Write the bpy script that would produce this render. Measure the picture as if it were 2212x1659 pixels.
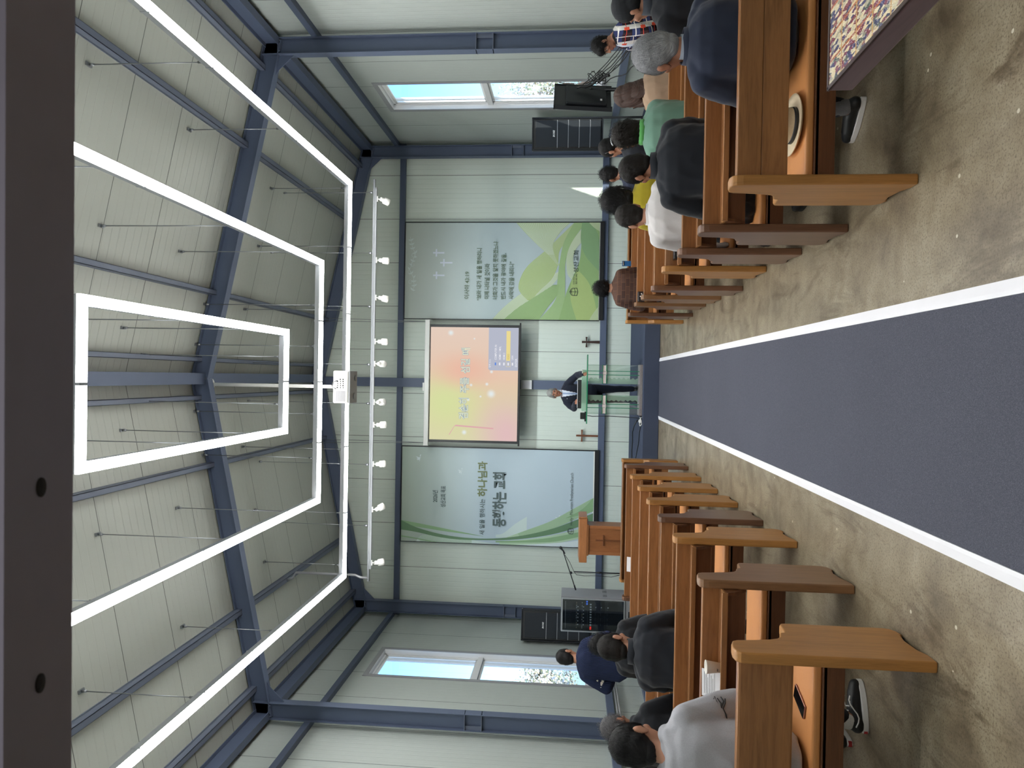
import bpy, bmesh, math, random
from mathutils import Vector, Matrix, Quaternion, noise as mnoise

for _o in list(bpy.data.objects):
    bpy.data.objects.remove(_o, do_unlink=True)
SC = bpy.context.scene
COL = SC.collection
R = math.radians

# ------------------------------------------------------------------ camera
CAM_F, PITCH, YAW, ROLL, CAM_H = 1522.0, .0839, -.0099, .0185, 1.6
cy_, sy_, cp_, sp_ = math.cos(YAW), math.sin(YAW), math.cos(PITCH), math.sin(PITCH)
fwd = Vector((sy_ * cp_, cy_ * cp_, sp_))
rgt = Vector((cy_, -sy_, 0))
upv = rgt.cross(fwd)
r2 = math.cos(ROLL) * rgt + math.sin(ROLL) * upv
u2 = -math.sin(ROLL) * rgt + math.cos(ROLL) * upv
# the photograph was taken with the phone turned on its side: the room's "up" points to the left of the frame
camd = bpy.data.cameras.new('camera')
cam = bpy.data.objects.new('camera', camd)
COL.objects.link(cam)
cx_, cyy_, cz_ = -u2, r2, -fwd
cam.matrix_world = Matrix(((cx_.x, cyy_.x, cz_.x, 0), (cx_.y, cyy_.y, cz_.y, 0), (cx_.z, cyy_.z, cz_.z, CAM_H), (0, 0, 0, 1)))
camd.sensor_fit = 'HORIZONTAL'
camd.sensor_width = 36.0
camd.lens = 36.0 * CAM_F / 2212.0
camd.clip_start = .02
camd.clip_end = 300
camd.dof.use_dof = True
camd.dof.focus_distance = 6.0
camd.dof.aperture_fstop = 9.0
SC.camera = cam

# ------------------------------------------------------------------ world, sun, exposure
w = bpy.data.worlds.new('world')
SC.world = w
w.use_nodes = True
nt = w.node_tree
nt.nodes.clear()
wo = nt.nodes.new('ShaderNodeOutputWorld')
wb = nt.nodes.new('ShaderNodeBackground')
sk = nt.nodes.new('ShaderNodeTexSky')
try:
    sk.sky_type = 'NISHITA'
    sk.sun_disc = False
    sk.sun_elevation = R(50)
    sk.sun_rotation = R(150)
except Exception:
    pass
wb.inputs[1].default_value = .45
tint = nt.nodes.new('ShaderNodeMixRGB'); tint.blend_type = 'MULTIPLY'; tint.inputs[0].default_value = 1; tint.inputs[2].default_value = (.62, .92, 1.25, 1)
nt.links.new(sk.outputs[0], tint.inputs[1])
nt.links.new(tint.outputs[0], wb.inputs[0])
nt.links.new(wb.outputs[0], wo.inputs[0])
sund = bpy.data.lights.new('sun', 'SUN')
sund.energy = 13.0
sund.angle = R(.5)
sund.color = (1, .96, .86)
sun = bpy.data.objects.new('sun', sund)
COL.objects.link(sun)
sun.rotation_euler = Vector((-1.0, 2.2, -2.95)).to_track_quat('-Z', 'Y').to_euler()
sun.location = (12, 5, 14)
vs = SC.view_settings
vs.view_transform = 'Standard'
vs.look = 'None'
vs.exposure = 0.0
vs.gamma = 1.0
vs.use_curve_mapping = False
ld = bpy.data.lights.new('added_lobby_fill', 'AREA'); ld.shape = 'RECTANGLE'; ld.size, ld.size_y = 1.8, 1.0; ld.energy = 90; ld.color = (1, .95, .9)  # area light added in the unseen lobby to brighten soffit and near pews
lo_ = bpy.data.objects.new('added_lobby_fill', ld); COL.objects.link(lo_); lo_.location = (-.3, -1.4, 2.72)
LED_STRENGTH = 33.0
try:
    SC.cycles.use_denoising = True
    SC.cycles.max_bounces = 8
    SC.cycles.diffuse_bounces = 5
    SC.cycles.transparent_max_bounces = 24
    SC.cycles.caustics_reflective = False
    SC.cycles.caustics_refractive = False
    SC.cycles.sample_clamp_indirect = 6.0
except Exception:
    pass

# ------------------------------------------------------------------ materials
def srgb(r, g, b):
    f = lambda c: (c / 255 / 12.92) if c <= 10.3 else ((c / 255 + .055) / 1.055) ** 2.4
    return (f(r), f(g), f(b), 1)

class NT:
    def __init__(s, name):
        s.m = bpy.data.materials.new(name)
        s.m.use_nodes = True
        s.t = s.m.node_tree
        s.b = s.t.nodes['Principled BSDF']
        s.o = s.t.nodes['Material Output']
    def n(s, kind, **kw):
        x = s.t.nodes.new('ShaderNode' + kind)
        for k, v in kw.items():
            setattr(x, k, v)
        return x
    def l(s, a, b):
        s.t.links.new(a, b)
    def mixc(s, fac, a, b, mode='MIX'):
        x = s.n('MixRGB', blend_type=mode)
        for i, v in ((0, fac), (1, a), (2, b)):
            if hasattr(v, 'links'):
                s.l(v, x.inputs[i])
            else:
                x.inputs[i].default_value = v
        return x.outputs[0]
    def coords(s, scale=(1, 1, 1), kind='Object'):
        tc = s.n('TexCoord')
        mp = s.n('Mapping')
        mp.inputs['Scale'].default_value = scale
        s.l(tc.outputs[kind], mp.inputs[0])
        return mp.outputs[0]
    def noise(s, vec, scale=5, detail=4, rough=.5, dist=0):
        x = s.n('TexNoise')
        x.inputs['Scale'].default_value = scale
        x.inputs['Detail'].default_value = detail
        x.inputs['Roughness'].default_value = rough
        x.inputs['Distortion'].default_value = dist
        if vec is not None:
            s.l(vec, x.inputs['Vector'])
        return x.outputs['Fac']
    def ramp(s, fac, stops):
        x = s.n('ValToRGB')
        el = x.color_ramp.elements
        while len(el) > 1:
            el.remove(el[-1])
        el[0].position, el[0].color = stops[0]
        for p, c in stops[1:]:
            e = el.new(p)
            e.color = c
        s.l(fac, x.inputs[0])
        return x.outputs[0]
    def bump(s, h, strength=.2, dist=.01):
        x = s.n('Bump')
        x.inputs['Strength'].default_value = strength
        x.inputs['Distance'].default_value = dist
        s.l(h, x.inputs['Height'])
        s.l(x.outputs[0], s.b.inputs['Normal'])
        return x
    def set(s, col=None, rough=None, metal=None, spec=None):
        if col is not None:
            if hasattr(col, 'links'):
                s.l(col, s.b.inputs['Base Color'])
            else:
                s.b.inputs['Base Color'].default_value = col
        if rough is not None:
            if hasattr(rough, 'links'):
                s.l(rough, s.b.inputs['Roughness'])
            else:
                s.b.inputs['Roughness'].default_value = rough
        if metal is not None:
            s.b.inputs['Metallic'].default_value = metal
        if spec is not None:
            s.b.inputs['Specular IOR Level'].default_value = spec
        return s.m

def V4(c, k=1.0):
    return (c[0] * k, c[1] * k, c[2] * k, 1)

def plain(name, rgb, rough=.5, metal=0, var=.06, scale=12, spec=.5):
    t = NT(name)
    c = srgb(*rgb)
    f = t.noise(t.coords(), scale, 3)
    return t.set(t.mixc(f, V4(c, 1 - var), V4(c, 1 + var)), rough, metal, spec)

def wood(name, rgb, axis='X', dark=.62, rough=.36, scale=1.0):
    t = NT(name)
    c = srgb(*rgb)
    st = {'X': (1.2, 16, 16), 'Y': (16, 1.2, 16), 'Z': (16, 16, 1.2)}[axis]
    oi = t.n('ObjectInfo')
    tc = t.n('TexCoord')
    ad = t.n('VectorMath', operation='ADD')
    sc_ = t.n('VectorMath', operation='SCALE')
    t.l(oi.outputs['Random'], sc_.inputs['Scale'])
    sc_.inputs[0].default_value = (17, 31, 23)
    t.l(tc.outputs['Object'], ad.inputs[0])
    t.l(sc_.outputs[0], ad.inputs[1])
    mp = t.n('Mapping')
    mp.inputs['Scale'].default_value = tuple(v * scale for v in st)
    t.l(ad.outputs[0], mp.inputs[0])
    f = t.noise(mp.outputs[0], 1.6, 5, .62, .9)
    f2 = t.noise(mp.outputs[0], 9, 3, .6)
    c1 = t.ramp(f, [(.28, V4(c, dark)), (.5, V4(c, .97)), (.75, V4(c, 1.16))])
    c2 = t.mixc(.22, c1, t.ramp(f2, [(.35, V4(c, .5)), (.62, V4(c, 1.1))]))
    hv = t.n('HueSaturation')
    mr = t.n('MapRange')
    mr.inputs[3].default_value, mr.inputs[4].default_value = .86, 1.12
    t.l(oi.outputs['Random'], mr.inputs[0])
    t.l(mr.outputs[0], hv.inputs['Value'])
    t.l(c2, hv.inputs['Color'])
    t.bump(f2, .06, .004)
    return t.set(hv.outputs[0], rough, 0, .45)

def emis(name, rgb, k=1.0):
    t = NT(name)
    e = t.n('Emission')
    e.inputs[0].default_value = srgb(*rgb)
    e.inputs[1].default_value = k
    t.l(e.outputs[0], t.o.inputs[0])
    return t.m

def glass(name, tint=(.95, 1, .97, 1), refl=.08, rough=0.0, graze=.5):
    t = NT(name)
    tr, gl, mx = t.n('BsdfTransparent'), t.n('BsdfGlossy'), t.n('MixShader')
    tr.inputs[0].default_value = tint
    gl.inputs['Roughness'].default_value = rough
    lw = t.n('LayerWeight')
    lw.inputs[0].default_value = .35
    mr = t.n('MapRange')
    mr.inputs[3].default_value, mr.inputs[4].default_value = refl, min(1, refl + graze)
    t.l(lw.outputs['Facing'], mr.inputs[0])
    t.l(mr.outputs[0], mx.inputs[0])
    t.l(tr.outputs[0], mx.inputs[1])
    t.l(gl.outputs[0], mx.inputs[2])
    t.l(mx.outputs[0], t.o.inputs[0])
    return t.m

def fabric(name, rgb, var=.10, scale=260, rough=.9, bump=.25, big=.10):
    t = NT(name)
    c = srgb(*rgb)
    v = t.coords()
    f = t.noise(v, scale, 2)
    g = t.noise(v, 7, 3)
    col = t.mixc(f, V4(c, 1 - var), V4(c, 1 + var))
    col = t.mixc(g, t.mixc(1, col, (1 - big, 1 - big, 1 - big, 1), 'MULTIPLY'), col)
    t.bump(f, bump, .002)
    t.b.inputs['Sheen Weight'].default_value = .15
    return t.set(col, rough, 0, .2)

def panel_metal(name, rgb, seam_axis, pitch, off=0, rib=.1, rough=.5):
    """painted sandwich panels: dark seams across one axis every PITCH metres and faint ribs between them"""
    t = NT(name)
    c = srgb(*rgb)
    tc = t.n('TexCoord')
    sp = t.n('SeparateXYZ')
    t.l(tc.outputs['Object'], sp.inputs[0])
    a = sp.outputs[seam_axis]
    def saw(period, o):
        x = t.n('Math', operation='ADD'); x.inputs[1].default_value = 100 * period + o; t.l(a, x.inputs[0])
        y = t.n('Math', operation='MODULO'); y.inputs[1].default_value = period; t.l(x.outputs[0], y.inputs[0])
        return y.outputs[0]
    s1 = saw(pitch, off)
    lt = t.n('Math', operation='LESS_THAN'); lt.inputs[1].default_value = .011; t.l(s1, lt.inputs[0])
    s2 = saw(rib, 0)
    pr = t.n('Math', operation='PINGPONG'); pr.inputs[1].default_value = rib / 2; t.l(s2, pr.inputs[0])
    mr = t.n('MapRange'); mr.inputs[1].default_value = 0; mr.inputs[2].default_value = .012; t.l(pr.outputs[0], mr.inputs[0])
    g = t.noise(tc.outputs['Object'], .6, 2)
    col = t.mixc(g, V4(c, .96), V4(c, 1.03))
    col = t.mixc(lt.outputs[0], col, V4(c, .22))
    b = t.bump(mr.outputs[0], .8, .003)
    return t.set(col, rough, 0, .35)

M = {}
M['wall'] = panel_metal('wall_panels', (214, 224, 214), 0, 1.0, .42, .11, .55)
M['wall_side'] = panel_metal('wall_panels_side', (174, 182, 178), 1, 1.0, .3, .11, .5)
M['ceil'] = panel_metal('ceiling_panels', (172, 176, 168), 1, 1.01, .13, .14, .36)
M['steel'] = plain('grey_blue_steel_paint', (84, 95, 118), .5, 0, .05, 3)
M['steel2'] = plain('purlin_paint', (98, 106, 124), .45, 0, .05, 3)
M['black'] = plain('black_plastic', (22, 24, 27), .45, 0, .1)
M['blackmetal'] = plain('black_metal', (30, 33, 38), .38, .4, .1)
M['grille'] = plain('black_grille', (22, 28, 34), .6, .2, .15, 300)
M['white'] = plain('white_paint', (232, 232, 228), .45, 0, .02)
M['alu'] = plain('aluminium', (196, 200, 206), .33, .75, .04)
M['wire'] = plain('steel_wire', (150, 154, 158), .35, .8, .05)
M['led'] = emis('led_diffuser', (252, 252, 250), LED_STRENGTH)
M['winframe'] = plain('window_frame_white', (222, 224, 226), .4, 0, .02)
M['wintrim'] = plain('window_trim_grey', (150, 152, 156), .45, .1, .03)
M['winglass'] = glass('window_glass', (.97, .99, .985, 1), .035, 0, .14)
M['woodB'] = wood('pew_wood_board', (154, 106, 66), 'X', .62, .34)
M['woodE1'] = wood('pew_end_tan', (174, 122, 66), 'Z', .74, .4)
M['woodE2'] = wood('pew_end_brown', (134, 97, 66), 'Z', .68, .36)
M['woodE3'] = wood('pew_end_redbrown', (116, 82, 62), 'Z', .66, .32)
M['woodD'] = wood('pew_panel_dark', (104, 64, 40), 'X', .62, .34)
M['woodL'] = wood('lectern_wood', (176, 116, 72), 'X', .8, .4)
M['woodLz'] = wood('lectern_wood_upright', (170, 110, 68), 'Z', .8, .4)
M['woodC1'] = wood('cross_brown', (120, 72, 44), 'Z', .8)
M['woodC2'] = wood('cross_dark', (66, 46, 40), 'Z', .8)
def _leather():
    t = NT('orange_leather')
    c = srgb(204, 140, 84)
    v = t.coords()
    f = t.noise(v, 190, 3)
    g = t.noise(v, 4, 3)
    t.bump(f, .25, .002)
    return t.set(t.mixc(g, V4(c, .82), V4(c, 1.08)), .42, 0, .45)
M['leather'] = _leather()
def _floor():
    t = NT('stained_concrete')
    v = t.coords()
    big = t.noise(v, .55, 6, .62, .6)
    mid = t.noise(v, 2.6, 6, .65, .3)
    st = t.noise(t.coords((3.2, .9, 1)), 1.2, 6, .7, 1.2)
    fine = t.noise(v, 95, 4, .75)
    c = t.ramp(mid, [(.32, srgb(92, 79, 62)), (.48, srgb(132, 119, 97)), (.66, srgb(160, 149, 128))])
    c = t.mixc(t.ramp(big, [(.38, (0, 0, 0, 1)), (.62, (.5, .5, .5, 1))]), c, srgb(152, 142, 122))
    c = t.mixc(t.ramp(st, [(.52, (0, 0, 0, 1)), (.66, (.8, .8, .8, 1))]), c, srgb(84, 70, 52))
    vo = t.n('TexVoronoi'); vo.inputs['Scale'].default_value = 16; t.l(v, vo.inputs['Vector'])
    l1 = t.n('Math', operation='LESS_THAN'); l1.inputs[1].default_value = .14; t.l(vo.outputs['Distance'], l1.inputs[0])
    sx = t.n('SeparateXYZ'); t.l(vo.outputs['Color'], sx.inputs[0])
    l2 = t.n('Math', operation='GREATER_THAN'); l2.inputs[1].default_value = .965; t.l(sx.outputs[0], l2.inputs[0])
    l3 = t.n('Math', operation='MULTIPLY'); t.l(l1.outputs[0], l3.inputs[0]); t.l(l2.outputs[0], l3.inputs[1])
    c = t.mixc(t.ramp(fine, [(.36, (.8, .8, .8, 1)), (.5, (0, 0, 0, 1))]), c, srgb(80, 68, 52))
    c = t.mixc(l3.outputs[0], c, srgb(206, 200, 184))
    r = t.ramp(mid, [(.3, (.42, .42, .42, 1)), (.7, (.28, .28, .28, 1))])
    t.bump(fine, .18, .002)
    return t.set(c, r, 0, .45)
M['floor'] = _floor()
def _carpet(name, rgb):
    t = NT(name)
    c = srgb(*rgb)
    v = t.coords()
    f = t.noise(v, 420, 2, .7)
    f2 = t.noise(v, 160, 2, .7)
    g = t.noise(v, 1.1, 4)
    col = t.ramp(f, [(.3, V4(c, .5)), (.5, V4(c, 1)), (.72, V4(c, 1.75))])
    col = t.mixc(t.ramp(f2, [(.35, (.5, .5, .5, 1)), (.65, (0, 0, 0, 1))]), col, V4(c, .7))
    col = t.mixc(g, t.mixc(1, col, (.86, .86, .86, 1), 'MULTIPLY'), col)
    t.bump(f, .5, .004)
    return t.set(col, .95, 0, .1)
M['carpet'] = _carpet('grey_carpet', (92, 94, 106))
M['carpet2'] = _carpet('platform_carpet', (78, 86, 106))
M['strip'] = plain('white_edge_strip', (238, 238, 244), .5, 0, .02)
M['head'] = plain('door_head_metal', (124, 124, 140), .5, .3, .06, 20)
M['hole'] = plain('dark_hole', (14, 16, 22), .8)
M['lobby'] = plain('lobby_wall', (150, 140, 130), .7)
M['stone'] = (lambda t: (t.set(t.ramp(t.noise(t.coords(), 220, 3), [(.35, srgb(90, 84, 84)), (.55, srgb(150, 142, 142)), (.7, srgb(190, 184, 182))]), .3)))(NT('grey_granite'))
M['gedge'] = plain('green_glass_edge', (38, 132, 96), .15, 0, .1, 8, .6)
M['gpanel'] = glass('pulpit_glass', (.92, .975, .945, 1), .08, .02)
def _frost():
    t = NT('pulpit_frosted_glass')
    tr, df, mx = t.n('BsdfTransparent'), t.n('BsdfDiffuse'), t.n('MixShader')
    tr.inputs[0].default_value = (.80, .93, .86, 1)
    df.inputs[0].default_value = srgb(176, 206, 186)
    mx.inputs[0].default_value = .45
    t.l(tr.outputs[0], mx.inputs[1]); t.l(df.outputs[0], mx.inputs[2]); t.l(mx.outputs[0], t.o.inputs[0])
    return t.m
M['gfrost'] = _frost()
M['paper'] = plain('white_paper', (236, 236, 240), .7, 0, .02)
M['papercup'] = plain('paper_cup', (232, 228, 220), .6, 0, .02)
M['ink'] = plain('dark_print', (70, 76, 76), .7)

# ------------------------------------------------------------------ mesh builder
class MB:
    def __init__(s):
        s.v, s.f, s.m, s.sm = [], [], [], []
    def add(s, vs_, fs_, mat=0, smooth=False, xf=None):
        o = len(s.v)
        for p in vs_:
            p = Vector(p)
            s.v.append(xf @ p if xf is not None else p)
        for f in fs_:
            s.f.append([i + o for i in f]); s.m.append(mat); s.sm.append(smooth)
        return s
    def box(s, lo, hi, mat=0, xf=None):
        x0, y0, z0 = lo; x1, y1, z1 = hi
        v = [(x0, y0, z0), (x1, y0, z0), (x1, y1, z0), (x0, y1, z0), (x0, y0, z1), (x1, y0, z1), (x1, y1, z1), (x0, y1, z1)]
        return s.add(v, [(0, 3, 2, 1), (4, 5, 6, 7), (0, 1, 5, 4), (1, 2, 6, 5), (2, 3, 7, 6), (3, 0, 4, 7)], mat, False, xf)
    def cbox(s, c, d, mat=0, xf=None):
        return s.box([c[i] - d[i] / 2 for i in range(3)], [c[i] + d[i] / 2 for i in range(3)], mat, xf)
    def prism(s, poly, axis, a, b, mat=0, xf=None):
        """poly of 2D points in the other two axes (x: (y,z); y: (x,z); z: (x,y))"""
        def P(q, t):
            return {'x': (t, q[0], q[1]), 'y': (q[0], t, q[1]), 'z': (q[0], q[1], t)}[axis]
        n = len(poly)
        v = [P(q, a) for q in poly] + [P(q, b) for q in poly]
        f = [tuple(range(n)), tuple(range(2 * n - 1, n - 1, -1))]
        f += [(i, (i + 1) % n, n + (i + 1) % n, n + i) for i in range(n)]
        return s.add(v, f, mat, False, xf)
    def tube(s, pts, r, n=8, mat=0, xf=None, cap=True, smooth=True):
        pts = [Vector(p) for p in pts]
        rr = r if isinstance(r, (list, tuple)) else [r] * len(pts)
        v, f = [], []
        u = None
        for i, p in enumerate(pts):
            d = (pts[min(i + 1, len(pts) - 1)] - pts[max(i - 1, 0)])
            if d.length < 1e-9:
                d = Vector((0, 0, 1))
            d.normalize()
            if u is None:
                u = d.orthogonal().normalized()
            else:
                u = (u - d * u.dot(d))
                u = u.normalized() if u.length > 1e-6 else d.orthogonal().normalized()
            w_ = d.cross(u)
            for k in range(n):
                a = 2 * math.pi * k / n
                v.append(p + (u * math.cos(a) + w_ * math.sin(a)) * rr[i])
        for i in range(len(pts) - 1):
            for k in range(n):
                k2 = (k + 1) % n
                f.append((i * n + k, i * n + k2, (i + 1) * n + k2, (i + 1) * n + k))
        s.add(v, f, mat, smooth, xf)
        if cap:
            o = len(v)
            s.add(v[:n], [tuple(range(n - 1, -1, -1))], mat, False, xf)
            s.add(v[-n:], [tuple(range(n))], mat, False, xf)
        return s
    def lathe(s, prof, c=(0, 0, 0), n=24, mat=0, xf=None, axis='z'):
        v, f = [], []
        for (r, z) in prof:
            for k in range(n):
                a = 2 * math.pi * k / n
                q = (r * math.cos(a), r * math.sin(a), z)
                if axis == 'y': q = (q[0], q[2], q[1])
                if axis == 'x': q = (q[2], q[0], q[1])
                v.append((q[0] + c[0], q[1] + c[1], q[2] + c[2]))
        for i in range(len(prof) - 1):
            for k in range(n):
                k2 = (k + 1) % n
                f.append((i * n + k, i * n + k2, (i + 1) * n + k2, (i + 1) * n + k))
        f.append(tuple(range(n - 1, -1, -1))); f.append(tuple((len(prof) - 1) * n + k for k in range(n)))
        return s.add(v, f, mat, True, xf)
    def ball(s, c, r, mat=0, n=12, m=8, xf=None, rot=None):
        r = r if isinstance(r, (list, tuple)) else (r, r, r)
        c = Vector(c)
        v, f = [], []
        for i in range(m + 1):
            t = math.pi * i / m
            for k in range(n):
                a = 2 * math.pi * k / n
                q = Vector((r[0] * math.sin(t) * math.cos(a), r[1] * math.sin(t) * math.sin(a), r[2] * math.cos(t)))
                v.append((rot @ q if rot is not None else q) + c)
        for i in range(m):
            for k in range(n):
                k2 = (k + 1) % n
                f.append((i * n + k, (i + 1) * n + k, (i + 1) * n + k2, i * n + k2))
        return s.add(v, f, mat, True, xf)
    def quad(s, a, b, c, d, mat=0):
        return s.add([a, b, c, d], [(0, 1, 2, 3)], mat)
    def build(s, name, mats, parent=None, bevel=0, loc=None, seg=2, recalc=True):
        me = bpy.data.meshes.new(name)
        me.from_pydata([tuple(p) for p in s.v], [], s.f)
        for m_ in (mats if isinstance(mats, (list, tuple)) else [mats]):
            me.materials.append(m_)
        me.polygons.foreach_set('material_index', s.m)
        me.polygons.foreach_set('use_smooth', s.sm)
        bm = bmesh.new(); bm.from_mesh(me)
        bmesh.ops.remove_doubles(bm, verts=bm.verts, dist=1e-6)
        if recalc:
            bmesh.ops.recalc_face_normals(bm, faces=bm.faces)
        bm.to_mesh(me); bm.free()
        o = bpy.data.objects.new(name, me)
        COL.objects.link(o)
        if parent is not None:
            o.parent = parent
        if loc is not None:
            o.location = loc
        if bevel:
            b = o.modifiers.new('bevel', 'BEVEL')
            b.width = bevel; b.segments = seg; b.limit_method = 'ANGLE'; b.angle_limit = R(40)
        return o

def tag(o, label=None, cat=None, group=None, kind=None):
    if label: o['label'] = label
    if cat: o['category'] = cat
    if group: o['group'] = group
    if kind: o['kind'] = kind
    return o

def thing(name, label, cat, loc=(0, 0, 0), rotz=0, group=None):
    o = bpy.data.objects.new(name, None)
    o.empty_display_size = .1
    COL.objects.link(o)
    o.location = loc
    o.rotation_euler = (0, 0, rotz)
    return tag(o, label, cat, group)

def struct(o, label=None, cat=None):
    return tag(o, label, cat, None, 'structure')

_tc = {}
def text_geo(body, bold=0.0):
    key = (body, bold)
    if key not in _tc:
        cu = bpy.data.curves.new('lettering', 'FONT')
        cu.body = body
        cu.offset = bold
        cu.resolution_u = 3
        o = bpy.data.objects.new('lettering', cu)
        COL.objects.link(o)
        dg = bpy.context.evaluated_depsgraph_get()
        me = bpy.data.meshes.new_from_object(o.evaluated_get(dg))
        v = [tuple(p.co[:2]) for p in me.vertices]
        f = [tuple(p.vertices) for p in me.polygons]
        bpy.data.objects.remove(o, do_unlink=True)
        bpy.data.curves.remove(cu)
        bpy.data.meshes.remove(me)
        _tc[key] = (v, f)
    return _tc[key]

def add_text(mb, body, x0, x1, z0, z1, y, mat, bold=0.0, xf=None, keep=False):
    """lettering on a surface that faces -y, fitted to a box"""
    v, f = text_geo(body, bold)
    if not v:
        return
    ax, bx = min(p[0] for p in v), max(p[0] for p in v)
    az, bz = min(p[1] for p in v), max(p[1] for p in v)
    sx, sz = (x1 - x0) / (bx - ax), (z1 - z0) / (bz - az)
    mb.add([(x0 + (p[0] - ax) * sx, y, z0 + (p[1] - az) * sz) for p in v], f, mat, False, xf)

# ================================================================== THE ROOM
XR, XL, YB, YF = 5.28, -5.50, 15.97, .85
RX = -.11
def raft(x):
    return 6.2 + .211 * (5.03 - abs(x - RX))

struct(MB().box((XL - .3, -2.6, -.15), (XR + .3, YB + .3, 0)).build('floor', M['floor']))
mb = MB().box((XL - .2, YB, -.1), (XR + .2, YB + .2, 7.7))
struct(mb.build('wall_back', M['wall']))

WY0, WY1, WZ0, WZ1 = 12.62, 13.82, 1.15, 5.22
def side_wall(name, x0, x1):
    b = MB()
    b.box((x0, YF - .1, -.1), (x1, WY0, 6.75)); b.box((x0, WY1, -.1), (x1, YB, 6.75))
    b.box((x0, WY0, -.1), (x1, WY1, WZ0)); b.box((x0, WY0, WZ1), (x1, WY1, 6.75))
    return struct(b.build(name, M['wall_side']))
side_wall('wall_right', XR, XR + .2)
side_wall('wall_left', XL - .2, XL)

# rear wall with the doorway the picture is taken through
b = MB()
b.box((XL - .2, .70, -.1), (-1.0, .80, 7.7)); b.box((1.0, .70, -.1), (XR + .2, .80, 7.7)); b.box((-1.0, .70, 2.26), (1.0, .80, 7.7))
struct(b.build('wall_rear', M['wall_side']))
hd = MB().box((-1.0, -.052, 2.2), (1.0, .052, 2.27), 0)
for hx in (-.135, -.36):
    hd.lathe([(.0, 2.1985), (.009, 2.1985), (.009, 2.2015), (0, 2.2015)], (hx, 0, 0), 14, 1, Matrix.Translation((hx, 0, 0)) @ Matrix.Diagonal((1.25, .8, 1, 1)) @ Matrix.Translation((-hx, 0, 0)))
hd.box((-1.0, -.052, 0), (-.94, .052, 2.2), 0); hd.box((.94, -.052, 0), (1.0, .052, 2.2), 0)
hdo = hd.build('door_1', [M['head'], M['hole']], None)
hdo.location = (0, .7525, 0); hdo.rotation_euler = (0, 0, R(-.5))
struct(hdo, 'dark metal doorway frame with screw holes in its soffit', 'doorway')
b = MB()
b.box((XL - .2, -2.6, -.1), (XL, .75, 3)); b.box((XR, -2.6, -.1), (XR + .2, .75, 3)); b.box((XL, -2.7, -.1), (XR, -2.6, 3)); b.box((XL, -2.7, 2.75), (XR, .75, 2.85))
struct(b.build('wall_lobby', M['lobby']))

# ceiling panels: two slopes meeting over the ridge beam
b = MB()
for sgn, xe in ((1, XR + .2), (-1, XL - .2)):
    z0, z1 = raft(RX) + .30, raft(xe) + .30
    p = [(RX, z0), (xe, z1), (xe, z1 + .12), (RX, z0 + .12)]
    b.prism(p, 'y', .75, YB + .1)
struct(b.build('ceiling', M['ceil']))

# ---- steel frame
def hsec(b, p0, p1, depth_dir, depth, width_dir, width, tf=.012, tw=.009, mat=0):
    """an H section from p0 to p1; depth_dir points from the inner flange to the outer one"""
    p0, p1 = Vector(p0), Vector(p1)
    D, W = Vector(depth_dir).normalized(), Vector(width_dir).normalized()
    def slab(a0, a1, w_):
        v = []
        for p in (p0, p1):
            v += [p + D * a0 - W * w_ / 2, p + D * a1 - W * w_ / 2, p + D * a1 + W * w_ / 2, p + D * a0 + W * w_ / 2]
        b.add(v, [(0, 1, 2, 3), (7, 6, 5, 4), (0, 4, 5, 1), (1, 5, 6, 2), (2, 6, 7, 3), (3, 7, 4, 0)], mat)
    slab(0, tf, width); slab(depth - tf, depth, width); slab(tf, depth - tf, tw)

XCR, XCL = 4.92, -5.14
for fy, nm in ((10.64, 'second'), (15.75, 'rear')):
    for side, xi, d in (('right', XCR, 1), ('left', XCL, -1)):
        zb = .29 if fy > 13 else 0
        b = MB()
        hsec(b, (xi, fy, zb), (xi, fy, 6.46), (d, 0, 0), .26, (0, 1, 0), .15)
        c = struct(b.build('steel_column', M['steel'], None, .002), f'blue-grey steel column {"at the back wall corner" if fy > 13 else "standing midway along the"}'
                   f'{"" if fy > 13 else " side wall"}, {side} side of the hall', 'column')
        s = MB()
        zs = 2.86 if fy < 13 else 2.75
        for zz in (zs, zs + .26, 6.2):
            s.box((min(xi, xi + d * .26), fy - .072, zz), (max(xi, xi + d * .26), fy + .072, zz + .012))
        s.box((min(xi + d * .19, xi + d * .25), fy - .04, zs), (max(xi + d * .19, xi + d * .25), fy - .03, zs + .26))
        s.build('stiffener_plate', M['steel2'], c)
        # bolts and gusset of the eave knee
        g = MB()
        for k in range(4):
            g.ball((xi + d * (.05 + .055 * k), fy - .06, 6.185), (.012, .012, .012), 0, 8, 5)
        g.build('bolt', M['steel2'], c)
        g = MB()
        g.prism([(xi, 6.2), (xi - d * .30, raft(xi - d * .30)), (xi - d * .22, raft(xi - d * .2) - .03), (xi, 5.98)], 'y', fy - .006, fy + .006)
        g.build('gusset', M['steel'], c)
    for side, xe, d in (('right', XCR + .22, 1), ('left', XCL - .22, -1)):
        b = MB()
        n = Vector((-.211 * -d * -1, 0, 1)); n = Vector((d * .211, 0, 1)).normalized()
        hsec(b, (RX, fy, raft(RX)), (xe, fy, raft(xe)), n, .27, (0, 1, 0), .15)
        struct(b.build('roof_rafter', M['steel'], None, .002), f'sloping blue-grey roof rafter on the {side} half of the {"rear" if fy > 13 else "middle"} frame', 'rafter')
b = MB()
hsec(b, (RX, .85, raft(RX) + .07), (RX, 15.9, raft(RX) + .07), (0, 0, 1), .22, (1, 0, 0), .175)
struct(b.build('ridge_beam', M['steel'], None, .002), 'blue-grey steel ridge beam along the top of the roof', 'beam')
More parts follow.
